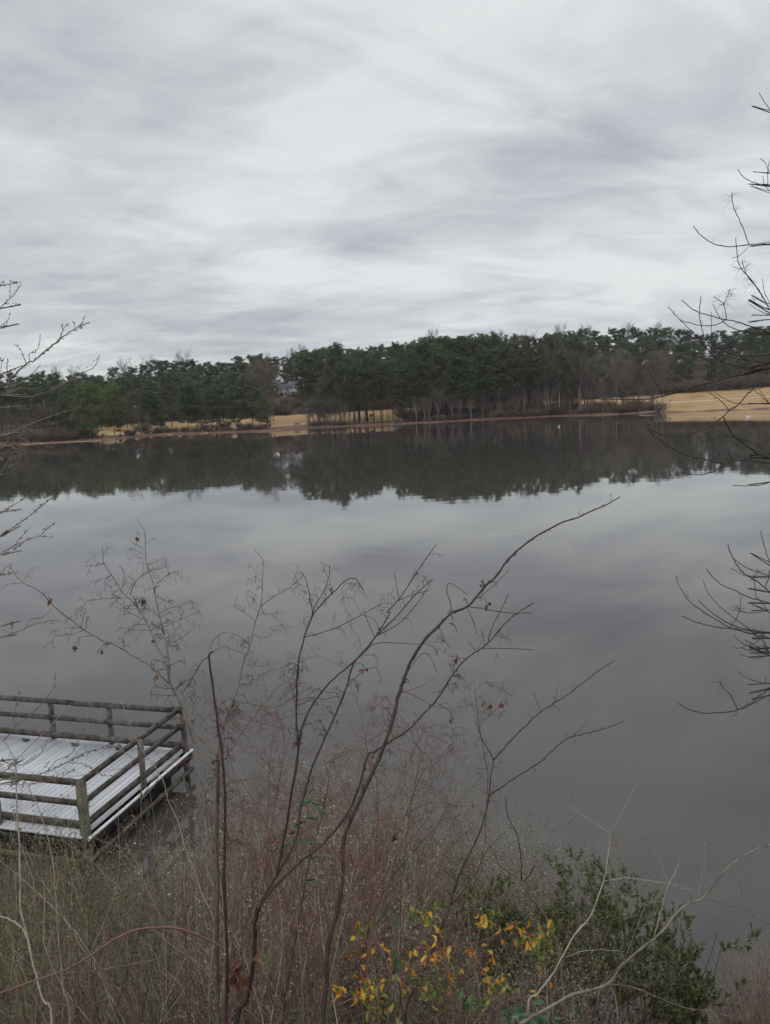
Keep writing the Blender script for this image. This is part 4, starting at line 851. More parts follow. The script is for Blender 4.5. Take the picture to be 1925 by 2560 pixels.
# left pale stems
stems_L = [('pale smooth stem nearest the left edge, crossing the dock railing', 'f:215,1098 180,1000 140,860 110,720 85,620 85,500 80,350 70,200 c:120,800 110,660 50,540 0,480 -30,440', 7, 3, 4.3, 'sap_pale'),
           ('thin pale stem second from the left edge below the dock', 'f:290,1098 260,950 255,850 240,700 230,560 220,430 200,330 160,200 120,120', 4.5, 2, 4.6, 'sap_pale'),
           ('thin crooked stem low in the left corner', 'f:130,1098 110,1020 90,920 60,830 35,700 30,560 45,430', 4.5, 2, 4.1, 'sap_grey'),
           ('pale diagonal stem from the dock corner down to the grey trunk', 'f:893,680 870,620 830,530 800,440 770,370 740,260 700,170 660,60 c:1040,960 1180,760 1040,560 900,220', 4.5, 1.8, 4.8, 'sap_pale'),
           ('thin olive stem passing in front of the dock side rail', 'f:690,740 660,600 640,500 630,400 590,250 590,100 c:1045,960 1040,700 900,580', 3.6, 1.6, 5.4, 'sap_grey'),
           ('tan stem running diagonally from the left thicket to the lower centre', 'f:900,890 880,880 800,830 700,760 620,690 550,590 470,510 400,440 330,380 240,330', 4.2, 1.8, 4.7, 'sap_grey'),
           ('thin reddish stem low on the left under the dock', 'f:380,1080 330,950 320,800 300,700 280,600 260,480', 3.4, 1.5, 4.5, 'red_cane'),
           ('long curved cane running left to right below the dock corner', 'f:890,825 830,800 750,795 640,830 520,855 420,870 300,885 120,885', 3.4, 1.6, 4.9, 'sap_grey'),
           ('arching cane from the dock corner across to the grey trunk', 'f:890,378 790,375 700,385 600,382 520,370 430,340 370,310', 3.4, 1.6, 5.2, 'sap_grey'),
           ('pale cane at the left edge bending into the corner', 'f:0,650 45,665 95,700 110,740', 5, 4, 4.25, 'sap_pale')]
for lb, tx, w0, w1, d_, mm in stems_L:
    s0 = Plant('young_stem', lb, 'stem', d_, M[mm]); p0_ = tr(tx)[0]
    s0.path(tx, w0, w1, 'stem', base=ground_under(p0_[0], p0_[1], d_, .3) if p0_[1] > 2500 else None)
    if mm == 'sap_pale' and w0 > 6: s0.path('c:110,660 240,530 380,400 530,230', 3, 1.4); s0.path('f:90,700 45,665 0,650', 5, 4)
    droop_twigs(s0, [0], 7, .12, .3, sub=2, m=M['sap_grey'] if mm != 'red_cane' else M['red_cane'])
# left tree, trunk outside the picture
def edge(side, z_, rt=.10, X_=4.3, Y_=5.0): return [np.array([side * X_, Y_, z_])]
LT_ = Plant('budding_tree', 'tree at the left edge with budded grey branches reaching in', 'tree', 4.6, M['sap_grey'], slope=.0012)
Kt = 10; zt = np.linspace(float(bank_z(-4.2, 4.4)) - .2, 13, Kt); Pt = np.stack([-4.2 + .12 * np.sin(zt), 4.4 + .1 * np.cos(zt * .8), zt], 1)
LT_.root = thing(LT_.name, LT_.label, 'tree', tuple(Pt[0])); LT_.b0 = Pt[0]; q = MB(); q.tubes(Pt[None], np.linspace(.11, .03, Kt)[None], 8); LT_.add(q, 'trunk', M['sap_grey'])
def side_paths(pl, lst, trunk, sgn, xk):
    for txt, w0, w1, lead in lst:
        if lead:
            p0_ = tr(txt)[0]; z_ = atd(p0_[0], p0_[1], pl.d0)[2]; dx = tr(txt)[0] - tr(txt)[1]; sl = np.clip(dx[1] / max(8, abs(dx[0])), -1.2, 1.2)
            zz_ = z_ - sl * 1.1; j = np.argmin(abs(trunk[:, 2] - zz_)); pl.path(txt, w0, w1, 'branch', d0=pl.d0 + rng.uniform(-.5, .5), slope=rng.uniform(-1, 1) * .0022, base=[trunk[j] * [1, 1, 0] + [0, 0, zz_]])
        else: pl.path(txt, w0, w1, 'branch')
side_paths(LT_, [('l:-20,1155 0,1140 100,1040 260,890 340,850 470,740 560,670 650,600 740,545 865,490', 5.5, 1.8, 1), ('l:740,545 790,500 828,425', 2, 1.4, 0), ('l:730,545 722,485', 1.6, 1.2, 0), ('l:560,670 600,600 610,560 650,500', 2.2, 1.3, 0), ('l:610,565 600,512', 1.6, 1.2, 0),
    ('l:285,870 285,790 340,775 380,710 392,600', 2.4, 1.3, 0), ('l:250,885 210,770 160,710', 2.4, 1.3, 0), ('l:100,1040 70,950 78,835', 2.4, 1.3, 0), ('l:-20,1010 0,990 15,900 0,830', 2.4, 1.4, 1),
    ('l:-20,1205 0,1205 150,1210 330,1205 430,1175 540,1130 700,1040 800,980 900,930 940,880 965,815', 4, 1.6, 1), ('l:540,1130 620,1050', 1.8, 1.2, 0), ('l:-15,1205 60,1170 190,1090 320,980 395,905', 3, 1.4, 1),
    ('l:-15,1315 0,1315 150,1325 270,1330 400,1280', 2.6, 1.4, 1), ('l:-20,1598 0,1590 120,1555 240,1500 400,1435 540,1385 640,1355 760,1320', 5, 1.5, 1), ('l:60,1570 95,1490', 2.6, 1.6, 0), ('l:240,1510 300,1530 360,1570 430,1555', 2.2, 1.3, 0), ('l:240,1495 280,1390 275,1345', 2, 1.3, 0),
    ('l:110,1560 200,1610 310,1660 420,1685 520,1705', 3, 1.5, 0), ('l:-10,360 0,350 60,290 100,255 150,205 205,110', 3.4, 1.5, 1), ('l:95,255 102,80', 2, 1.4, 0), ('l:-15,545 0,535 50,490 80,460 97,395', 3, 1.4, 1), ('l:-10,140 0,130 20,100', 2, 1.3, 1),
    ('l:-20,1985 0,1970 60,1860 110,1790 165,1720 270,1690', 3, 1.3, 1), ('l:-10,1655 0,1660 80,1690 160,1715', 2.6, 1.5, 1), ('l:40,1900 150,1860 200,1790', 2, 1.2, 0), ('l:-10,1785 0,1780 60,1750 130,1715 280,1730', 2.2, 1.2, 1), ('l:-10,1715 0,1705 70,1640 85,1600', 2.2, 1.2, 1),
    ('d:-10,160 0,150 60,110 130,60 190,10 215,-10', 3.4, 1.4, 1), ('d:-5,52 0,50 60,20 110,-10 150,-40', 2.8, 1.4, 1), ('d:-5,228 0,225 80,180 160,150 190,125 232,90', 3.2, 1.4, 1), ('d:160,150 225,155', 1.8, 1.2, 0), ('d:60,190 90,150 130,110', 2, 1.2, 0),
    ('d:-5,572 0,570 80,545 150,515 210,500 255,505', 3, 1.4, 1), ('d:100,535 130,495 170,490 215,455', 2, 1.2, 0), ('d:-5,312 0,310 20,285 45,268', 2.4, 1.4, 1), ('d:-5,530 0,525 25,545 50,550', 2.4, 1.3, 1),
    ('c:-10,805 0,800 170,800 350,740 500,670 620,600 760,570 900,540', 3, 1.4, 1), ('c:-10,665 0,660 150,690 260,640 330,560 380,420 400,350', 3, 1.3, 1), ('c:-10,835 0,830 130,835 300,820 450,780 560,720', 2.6, 1.2, 1), ('c:30,505 120,400 240,310 330,210 400,120 415,0', 3, 1.4, 0), ('c:120,400 100,330 140,190 140,130', 2, 1.2, 0), ('c:350,740 420,660 540,590 640,390', 2.2, 1.2, 0), ('c:-10,760 60,700 110,655', 3, 2, 1), ('c:500,670 640,690 740,760 850,770', 2, 1.1, 0)], Pt, -1, 0)
buds(LT_, list(range(len(LT_.paths))), 70, .013, .30)
droop_twigs(LT_, [36, 37, 38, 39], 20, .07, .2, sub=1, hook=0.)
# right tree
RT_ = Plant('dead_pine', 'dead pine at the right edge, black upcurved branches with withered needles reaching in', 'tree', 5.2, M['sap_black'], slope=.0012)
zt = np.linspace(float(bank_z(4.6, 5.0)) - .2, 14, Kt); Pr = np.stack([4.6 + .1 * np.sin(zt), 5.0 + .1 * np.cos(zt * .8), zt], 1)
RT_.root = thing(RT_.name, RT_.label, 'tree', tuple(Pr[0])); RT_.b0 = Pr[0]; q = MB(); q.tubes(Pr[None], np.linspace(.13, .04, Kt)[None], 8); RT_.add(q, 'trunk', M['pine_bark'])
side_paths(RT_, [('h:1360,1297 1343,1297 1180,1300 1060,1315 960,1310 880,1285 800,1230 735,1155', 3.4, 2, 1), ('h:1180,1300 1130,1170 1090,1080 1050,980 1040,895', 2.6, 1.8, 0), ('h:1180,1310 1110,1380 1040,1412', 1.8, 1.2, 0), ('h:1360,260 1343,240 1300,180 1255,100', 2.8, 1.8, 1),
    ('h:1360,845 1343,835 1325,825 1250,820 1190,800 1130,760 1087,705', 2.8, 1.8, 1), ('h:1325,825 1325,700 1343,640 1350,600', 2, 1.3, 0), ('h:1360,900 1343,880 1300,830 1285,760', 2, 1.3, 1), ('h:1360,740 1343,730 1300,650 1265,620', 2.4, 1.5, 1),
    ('h:1360,1850 1343,1820 1290,1720 1200,1590 1110,1480 1085,1400 1072,1245', 4, 1.8, 1), ('h:1290,1720 1240,1640 1160,1540 1120,1420', 2.6, 1.8, 0), ('h:1360,1800 1343,1770 1300,1680 1283,1570', 2.4, 1.5, 1), ('h:1110,1490 1150,1480 1180,1448', 1.5, 1.1, 0), ('h:1110,1490 1080,1485 1040,1467', 1.5, 1.1, 0),
    ('r:1320,545 1307,540 1230,500 1100,460 970,420 870,400 750,370 620,335 530,290 420,200', 4, 2, 1), ('r:1320,520 1307,520 1180,522 1050,520 950,490 850,430 780,340 730,240', 4, 2, 1), ('r:870,400 860,330 840,250 800,210 735,160', 2.4, 1.6, 0), ('r:840,250 870,180 905,95', 2, 1.5, 0),
    ('r:1320,392 1307,395 1200,410 1100,430', 2.4, 1.5, 1), ('r:860,400 760,450 620,460 500,430 400,395 285,268', 2.6, 1.6, 0), ('r:400,395 470,470 540,530 580,570', 2.4, 1.6, 0),
    ('r:1320,742 1307,745 1150,760 1000,760 880,730 770,670 650,600 520,570 400,500', 4.6, 1.6, 1), ('r:650,600 620,480 600,370 600,250 615,165', 2.8, 1.8, 0), ('r:1320,880 1307,885 1150,920 960,965 770,1010 560,1070 430,1110 300,1150 180,1180 60,1198 b:970,385 900,380 b:1080,370 1045,352', 8, 2, 1),
    ('r:1320,815 1307,830 1240,870 1180,900 1050,940 960,965', 5, 4, 1), ('r:1260,890 1160,1060 1080,1150 1000,1240 900,1310 840,1370 700,1470 560,1530 400,1570 250,1560 150,1530 80,1490', 5, 2, 0), ('r:80,1490 160,1580 290,1670 400,1725 540,1780 700,1810 850,1850', 3, 3.6, 0),
    ('r:1320,1735 1307,1740 1200,1770 1080,1800 940,1830 850,1855 780,1900 700,1940 580,1960 480,1950 405,1920', 6, 1.8, 1), ('r:1320,1800 1307,1790 1200,1750 1080,1670 970,1590 920,1540 870,1440 840,1375', 5, 3, 1), ('r:1250,1720 1180,1660 1080,1620 980,1590 850,1550 730,1480 670,1420', 3, 1.6, 0),
    ('r:900,1310 830,1230 740,1160 610,1080', 3, 1.6, 0), ('r:1320,1243 1307,1240 1200,1240 1050,1250 900,1220 760,1140', 3, 1.5, 1), ('r:1180,895 1050,875 900,850 770,780 680,700 600,600 580,560', 3.4, 2, 0), ('r:770,990 740,890 710,820 550,755 450,720 390,680 340,630', 3.6, 1.8, 0), ('r:550,755 580,730 595,690', 2, 1.4, 0),
    ('r:715,820 718,600 716,320', 2.2, 1.4, 0), ('r:500,1085 500,1045 430,1025 380,1010 350,960 350,875', 3, 2, 0), ('r:430,1110 330,1108 220,1105 150,1020 80,905', 2.8, 1.6, 0), ('r:230,1160 215,1120 200,1095', 2.2, 1.8, 0), ('r:740,1005 660,980 590,970 480,990 390,930', 2.4, 1.5, 0), ('r:1150,810 1120,760 1110,700 1130,540', 2.8, 1.8, 0),
    ('r:1320,820 1307,820 1150,815 1000,795 870,770 800,755 765,700 757,655', 3, 1.6, 1), ('r:1150,885 1100,840 1040,790 920,690 810,600', 2.4, 1.4, 0), ('r:1320,2030 1307,2035 1200,2060 1080,2070 930,2065', 3, 1.8, 1), ('r:1320,355 1307,350 1200,310 1095,245', 2.2, 1.4, 1), ('r:1307,1250 1240,1160 1200,1105', 2.8, 1.6, 0), ('r:1290,1240 1200,1150 1140,1100', 2.4, 1.4, 0),
    ('r:1240,1080 1100,1100 950,1090 800,1020', 2.4, 1.3, 0), ('r:940,1830 910,1760 880,1690', 2, 1.4, 0), ('r:1320,1850 1307,1840 1100,1850 980,1830', 2.4, 1.3, 1), ('r:530,1790 520,1720 555,1665', 1.6, 1.1, 0), ('r:430,1110 380,1110 305,1010', 2, 1.2, 0)], Pr, 1, 0)
nR = len(RT_.paths)
side_paths(RT_, [('s:1125,1130 1106,1130 950,1120 800,1100 700,1090 560,1075 430,1045 330,1015 220,963', 4, 1.8, 1), ('s:1125,1135 1106,1133 900,1105 740,1060 600,990 480,900 410,830 388,800', 3.4, 1.6, 1), ('s:1125,1187 1106,1185 980,1160 850,1125 700,1080 560,1000 400,900 290,810 210,690 175,620 162,550', 4.2, 1.8, 1),
    ('s:1110,1370 1090,1340 1040,1230 940,1130 850,1060 700,950 600,870 530,795 470,710 432,598', 3.6, 1.6, 1), ('s:1125,840 1106,835 980,800 860,765 760,710 680,680 590,630 510,550 463,483', 3.6, 2, 1), ('s:1125,735 1106,720 1000,640 880,560 790,480 740,390 700,310 682,243', 4.4, 2.4, 1),
    ('s:1125,570 1106,565 960,515 850,470 750,395', 2.6, 2, 1), ('s:1120,470 1106,420 1060,300 1030,200 1015,105', 3, 2, 1), ('s:1125,905 1106,905 1000,930 900,935 800,920 750,900', 2.6, 1.4, 1), ('s:700,1085 760,1000 800,900 818,770', 2.2, 1.4, 0), ('s:970,800 950,650 960,560 977,480', 2.2, 1.4, 0),
    ('s:1125,1690 1106,1700 1000,1770 900,1850 780,1910 680,1930 560,1940 430,1940 330,1915 250,1885 182,1837', 5, 1.8, 1), ('s:785,1910 740,1820 690,1740 640,1690 595,1630', 3, 1.6, 0), ('s:1125,1755 1106,1765 980,1815 870,1880 790,1905', 3.4, 2.4, 1), ('s:1125,1640 1106,1640 1020,1635 930,1610 860,1575 775,1518', 3, 1.8, 1),
    ('s:1125,1285 1106,1285 1000,1285 880,1260 800,1215 738,1157', 3, 1.6, 1), ('s:1125,1332 1106,1330 980,1270 845,1203', 3, 1.5, 1), ('s:1125,1360 1106,1362 1020,1380 930,1385 800,1350', 2.8, 1.5, 1), ('s:1050,1140 980,1220 880,1265 780,1290 722,1278', 2.6, 1.4, 0), ('s:850,560 780,520 712,485', 2, 1.4, 0),
    ('s:1125,585 1106,580 980,580 880,555', 2.2, 1.2, 1), ('s:1125,940 1080,900 1020,830 980,770', 2.6, 1.5, 1), ('s:1060,670 1085,600 1106,500', 3, 3, 0), ('s:1100,1350 1080,1290 1055,1215', 2.2, 1.3, 0), ('s:830,1285 930,1320 1106,1320', 2, 1.5, 0), ('s:1065,1635 1060,1570', 1.8, 1.2, 0), ('s:1020,1760 980,1725', 1.6, 1.2, 0)], Pr, 1, 0)
needles_(RT_, [0, 1, 4, 8, 9, 13, 15, 16], 3, 10, .10, .35); needles_(RT_, [18, 21], 1, 5, .07, .3)
needles_(RT_, list(range(nR, nR + 8)) + [nR + 9, nR + 11, nR + 12, nR + 14, nR + 15], 3, 9, .09, .3)

# ------------------------------------------------------------------ shrubs and thicket on the near bank
def bush_proto(name, H, n, m, leafm=None, nleaf=0, ll=.02, lw=.008, lean=.35, spread=.35, r0=.0075, tw=5, twL=.35, up=.1, sub=3, hookv=0., uleaf=.3, part='leaves'):
    root = thing(name, '', 'shrub'); P, Rr = roots(n, spread, H, lean, K=8, r0=r0, r1=.0016, wig=.22)
    a = MB(); a.tubes(P, Rr, 4); Q, QR = spawn(P, Rr, tw, .25, .98, H * twL, .55, up=up, wig=.18, K=6, rf=.55, rmin=.0016, taper=.5, hook=hookv); b = MB(); b.tubes(Q, QR, 3)
    q, qr = spawn(Q, QR, sub, .2, 1, H * twL * .45, .6, up=up, wig=.15, K=4, rf=.7, rmin=.0012); b.tubes(q, qr, 3)
    kids = [a.build('stems', m, root), b.build('twigs', m, root)]
    if leafm:
        C1, T1 = sample(q, nleaf, uleaf, 1.); mb = MB()
        Dd = nrm(T1 * .7 + rng.normal(size=T1.shape) * .7)
        mb.tufts(C1 + Dd * ll * .5, Dd, rng.uniform(.6, 1.25, len(C1)) * ll, rng.uniform(.7, 1.2, len(C1)) * lw)
        kids.append(mb.build(part, leafm, root))
    return proto_done(root, kids)
M['straw'] = mat('straw_stems', [(.16, .11, .065), (.32, .24, .15), (.44, .35, .23)], .9, 8, island=True)
BP = {'tan': bush_proto('dry_weed', 2.2, 40, M['straw'], M['leaf_seed'], 2, .03, .010, .45, r0=.005, tw=3, sub=2, part='dry_leaves'), 'bare': bush_proto('brush_shrub', 2.5, 34, M['stem_mix'], lean=.45), 'bare2': bush_proto('brush_shrub', 2.5, 30, M['stem_red'], lean=.4, tw=6),
      'pale': bush_proto('seeding_shrub', 2.5, 26, M['stem_mix'], M['leaf_seed'], 5, .026, .015, .3, tw=9, part='seed_heads'), 'green': bush_proto('leafy_shrub', 2.2, 28, M['stem_mix'], M['leaf_small'], 7, .030, .014, .45, tw=9),
      'cane': bush_proto('bramble', 2.4, 8, M['red_cane'], None, lean=.75, tw=5, twL=.22, r0=.006, sub=2, hookv=.6)}
HT = {'tan': 2.2, 'bare': 2.5, 'bare2': 2.5, 'pale': 2.5, 'green': 2.2, 'cane': 2.2}
PX = [-200, 0, 130, 200, 300, 380, 440, 480, 560, 640, 750, 850, 930, 965, 1000, 1060, 1130, 1200, 1300, 1400, 1490, 1530, 1700, 1790, 1830, 1925, 2100]
PY = [2090, 2080, 2095, 2120, 2200, 2190, 2080, 1990, 2020, 2000, 1985, 1960, 1970, 2010, 2180, 2200, 2170, 2165, 2140, 2180, 2330, 2500, 2560, 2520, 2430, 2380, 2380]
def bush(kind, x_, y_, lb, gp, over=0, w=1., ymax=None):
    """y_ = distance from the camera; height is limited by how high such shrubs reach"""
    X_ = aty(x_, 2200, y_)[0]; z0 = max(float(bank_z(X_, y_)), -.3); xp, _ = topix([X_, y_, 1.5]); top = np.interp(xp, PX, PY) + over
    zt_ = aty(xp, top, y_)[2]; h = (zt_ - z0) * rng.uniform(.88, 1.06)
    if h < .5: return
    rw = 'at the waterline' if y_ > 11 else 'just behind the waterline' if y_ > 10 else 'halfway down the bank' if y_ > 8.8 else 'high on the bank' if y_ > 7 else 'nearest the camera'
    if gp.endswith(tuple(ZN)): lb, gp = lb + ', ' + rw.replace('just behind', 'near'), gp + ' ' + rw
    k = h / HT[kind]; o = dup(BPR[kind], (X_, y_, z0), rng.uniform(0, 6.28), (max(k, .6) * w, max(k, .6) * w, k), lb, gp)
BPR = BP
LBL = {'tan': ('straw-coloured dead weed clump %s', 'straw-coloured weeds %s'), 'bare': ('leafless grey-brown shrub %s', 'leafless shrubs %s'), 'bare2': ('reddish-brown twiggy shrub %s', 'reddish shrubs %s'), 'pale': ('shrub with pale seed heads %s', 'pale seed-headed shrubs %s'),
       'green': ('tiny-leaved grey-green shrub %s', 'grey-green shrubs %s'), 'cane': ('tangle of thin red arching canes %s', 'red bramble canes %s')}
ZN = ['below the dock', 'around the dark saplings', 'behind the yellow-leaved vine', 'in the bottom right corner']
def zone(x): return 'below the dock' if x < 480 else 'around the dark saplings' if x < 900 else 'behind the yellow-leaved vine' if x < 1320 else 'in the bottom right corner'
for y_, st, ov in ((11.6, 74, 0), (10.6, 74, 25), (9.6, 74, 60), (8.4, 84, 120), (7.2, 100, 200), (6.2, 125, 290)):
    x = -60 + rng.uniform(0, st)
    while x < 1440:
        if y_ > 11 and 990 < x < 1500: x += st; continue
        if y_ < 9 and x > 1380: break
        k = rng.choice(['bare', 'bare2', 'pale', 'green', 'cane', 'tan'], p=[.28, .20, .11, .24, .11, .06]) if x > 480 else rng.choice(['bare', 'bare2', 'pale', 'green', 'cane', 'tan'], p=[.27, .16, .04, .37, .10, .06])
        if 1000 < x < 1400: k = rng.choice(['pale', 'green', 'bare', 'bare2'], p=[.4, .25, .2, .15])
        if x < 500 and y_ > 7.5 and rng.uniform() < (.93 if (x > 270 and y_ > 8.6) else .38): x += st * .8; continue
        bush(k, x + rng.uniform(-15, 15), y_ + rng.uniform(-.4, .4), LBL[k][0] % zone(x), LBL[k][1] % zone(x), ov + rng.uniform(0, 50)); x += st * rng.uniform(.7, 1.3)
for x_, y_, ov in ((330, 12.6, 20), (380, 13.2, 30), (230, 12.4, 0), (120, 12.2, 10), (40, 12.2, 10), (290, 12.2, -10)):
    bush('green', x_, y_, 'shrub with tiny grey-green leaves growing against the dock front', 'shrubs against the dock', ov, .9)
for x_, y_, ov, k in ((1020, 9.8, -10, 'pale'), (1075, 10.2, -20, 'green'), (1120, 9.6, 0, 'pale'), (1165, 10.0, -20, 'green'), (1215, 9.4, 0, 'pale'), (1260, 9.8, 0, 'green'), (1320, 9.0, 10, 'green'), (1360, 9.5, -10, 'pale')):
    bush(k, x_, y_, LBL[k][0] % 'left of the myrtle at the water', LBL[k][1] % 'left of the myrtle', ov)
for x_, y_, ov, k in ((1850, 9.6, 0, 'bare2'), (1910, 9.4, -10, 'pale'), (1960, 9.8, 0, 'bare2'), (1880, 8.8, 30, 'bare2'), (1940, 8.6, 30, 'bare2'), (1500, 7.0, 110, 'bare2'), (1600, 8.6, 10, 'bare2'), (1680, 8.8, -20, 'green'), (1740, 8.8, -20, 'pale'), (1780, 9.0, 0, 'bare2'), (1640, 7.9, 20, 'bare')):
    bush(k, x_, y_, LBL[k][0] % 'in the bottom right corner', LBL[k][1] % 'in the bottom right corner', ov)
# ground brush: uncountable thin stems
nS = 1000; xs = rng.uniform(-7, 5.2, nS); ys = rng.uniform(4.6, 11.8, nS); ok = ~((xs / ys > -.36) & (xs / ys < -.23) & (ys > 8)) & ~((xs < -1.2) & (ys > 7.5) & (rng.uniform(size=nS) < .5)) & ~((xs > .2 * ys) & (ys > 6.5)) & ~((xs > .22 * ys)); xs, ys = xs[ok], ys[ok]; nS = len(xs)
zs = np.maximum(bank_z(xs, ys), -.2); xpx, _ = topix(np.stack([xs, ys, zs + 1], 1)); top = np.interp(xpx, PX, PY) + rng.uniform(40, 420, nS)
rz_ = np.array([aty(a, b_, c)[2] for a, b_, c in zip(xpx, top, ys)]); hh = np.clip(rz_ - zs, .3, 3.2); ln_ = rng.normal(size=(nS, 2)) * .28
s = np.linspace(0, 1, 6)[None, :, None]; P = np.stack([xs, ys, zs - .05], 1)[:, None] + hh[:, None, None] * np.stack([ln_[:, 0], ln_[:, 1], np.ones(nS)], 1)[:, None] * s
wg = rng.normal(size=P.shape) * .05; wg[:, 0] = 0; P = P + np.cumsum(wg, 1) * hh[:, None, None] * .6
Rr = (rng.uniform(.003, .008, nS))[:, None] * (1 - .7 * s[0, :, 0][None]); mb = MB(); mb.tubes(P, Rr, 3)
Q, QR = spawn(P, Rr, 5, .2, 1, .4, .6, up=.1, wig=.2, K=5, rf=.6, rmin=.0014); mb.tubes(Q, QR, 3)
tag(mb.build('dry_brush', M['stem_mix']), 'dense dry leafless brush filling the bank below the saplings', 'brush', kind='stuff')
# separate taller stems standing in the thicket
for k in range(46):
    x_ = rng.uniform(0, 1180); d_ = rng.uniform(4.8, 7.8); top = np.interp(x_, PX, PY) + rng.uniform(-130, 160); x2 = x_ + rng.normal() * 170; yb = 2570
    p0_ = atd(x_, yb, d_); g0 = np.array([p0_[0], p0_[1], float(bank_z(p0_[0], p0_[1])) - .1]); p2_ = atd(x2, top, d_ + rng.uniform(-.3, .6)); md = (p0_ + p2_) / 2 + rng.normal(size=3) * [.14, .1, .05]
    P = smooth([g0, p0_ * .6 + g0 * .4, md, p2_], 4); P[1:] += rng.normal(size=P[1:].shape) * .007; Rr = np.linspace(.0085, .0022, len(P)) * rng.uniform(.55, 1.0)
    mm = [M['sap_grey'], M['sap_pale'], M['red_cane'], M['sap_dark']][rng.choice(4, p=[.35, .25, .25, .15])]; nm = {M['sap_grey'].name: 'olive-grey', M['sap_pale'].name: 'pale tan', M['red_cane'].name: 'reddish', M['sap_dark'].name: 'dark brown'}[mm.name]
    zn = 'left of the maroon stem' if x_ < 540 else 'before the forked sapling' if x_ < 820 else 'right of the thickest sapling'
    ln = 'leaning left' if x2 < x_ - 60 else 'leaning right' if x2 > x_ + 60 else 'nearly upright'
    r_ = thing('young_stem', 'thin %s stem %s in the thicket %s' % (nm, ln, zn), 'stem', tuple(g0), 0, 'thin %s stems %s %s' % (nm, ln, zn))
    q = MB(); q.tubes(P[None] - g0, Rr[None], 5); q.build('stem', mm, r_)
    Q, QR = spawn(P[None], Rr[None], 9, .35, .98, .34, .75, up=.15, wig=.16, K=6, rf=.5, rmin=.0013); w_, wr = spawn(Q, QR, 3, .2, .95, .12, .8, wig=.15, K=5, rf=.7, rmin=.001, hook=.4)
    q = MB(); q.tubes(Q - g0, QR, 3); q.tubes(w_ - g0, wr, 3); q.build('twigs', mm, r_)
# red twig tangles between the saplings
for x_, yp, d_, n_ in ((700, 1905, 5.4, 9), (930, 1900, 5.0, 11), (1020, 1760, 5.2, 8), (560, 1750, 5.3, 6), (830, 2150, 4.8, 9), (1100, 2000, 5.5, 5)):
    root_ = thing('bramble', ('tangle of fine red twigs and canes %s') % {700: 'left of the thickest dark sapling at mid height', 930: 'around the trunk of the thickest dark sapling', 1020: 'just right of the thickest sapling where it bends', 560: 'beside the top of the broken maroon stem', 830: 'low between the forked sapling and the thickest one', 1100: 'around the slender grey sapling on the right'}[x_], 'bramble', tuple(atd(x_, 2520, d_) + [0, -.3, -1.0]))
    b0 = np.array(root_.location); P = []; R_ = []
    for k in range(n_):
        tx_, ty_ = x_ + rng.normal() * 90, yp + rng.normal() * 90; p3 = atd(tx_, ty_, d_ + rng.normal() * .25); p1 = b0 + rng.normal(size=3) * [.7, .3, .02]
        mid = (p1 + p3) / 2 + [rng.normal() * .35, rng.normal() * .2, .45]; end = p3 + [rng.normal() * .5, rng.normal() * .2, -.05 - abs(rng.normal()) * .25]
        P.append(smooth([p1, mid, p3, end], 3)); R_.append(np.linspace(.0032, .0011, 10))
    P = np.array(P); R_ = np.array(R_); a = MB(); a.tubes(P - b0, R_, 4); a.build('canes', M['red_cane'], root_)
    Q, QR = spawn(P, R_, 30, .45, 1, .28, 1.0, up=.1, wig=.15, K=7, rf=.6, rmin=.0011, hook=.7); q, qr = spawn(Q, QR, 3, .2, .9, .08, .9, wig=.1, K=6, rf=.8, hook=.8, rmin=.0009)
    b = MB(); b.tubes(Q - b0, QR, 3); b.tubes(q - b0, qr, 3); b.build('twigs', M['red_cane'], root_)
# wax myrtle
def myrtle(x_, yw, top, wd, lb, seed=0, n=16):
    X_ = aty(x_, 2300, yw)[0]; z0 = max(float(bank_z(X_, yw)), -.1); h = aty(x_, top, yw)[2] - z0; h *= .86
    root_ = thing('evergreen_shrub', lb, 'shrub', (X_, yw, z0)); P, Rr = roots(n, .2, h, wd, K=8, r0=.014, r1=.003, wig=.2)
    a = MB(); a.tubes(P, Rr, 5); Q, QR = spawn(P, Rr, 8, .3, .97, h * .26, .85, up=.3, wig=.15, K=6, rf=.5, rmin=.002, taper=.5); q, qr = spawn(Q, QR, 5, .4, 1, h * .085, .8, up=.25, wig=.1, K=4, rf=.7, rmin=.0016)
    a.tubes(Q, QR, 4); a.tubes(q, qr, 3); a.build('stems', M['sap_grey'], root_)
    C1, T1 = sample(q, 22, .3, 1.); C2, T2 = sample(Q, 8, .7, 1.); C = np.concatenate([C1, C2]); T = np.concatenate([T1, T2])
    Dd = nrm(T * .9 + rng.normal(size=T.shape) * .65 + [0, 0, .2]); mb = MB(); mb.leaves(C, Dd, rng.uniform(.035, .065, len(C)), rng.uniform(.010, .017, len(C)), .08); mb.build('leaves', M['leaf_myrtle'], root_)
myrtle(1510, 8.0, 2090, .30, 'tallest dark green myrtle bush standing against the water, lower right', n=11)
myrtle(1645, 8.2, 2190, .36, 'dark green myrtle bush right of the tallest one, under the thick olive branch', n=11)
myrtle(1400, 7.9, 2150, .42, 'olive-green myrtle bush left of the tallest one, beside the seed-headed shrubs', n=9)
myrtle(1300, 7.8, 2220, .42, 'small olive myrtle bush leftmost of the myrtles, behind the vine', n=7)
myrtle(1690, 7.6, 2440, .5, 'low dark myrtle bush at the bottom edge, right of the strip of water', n=8)
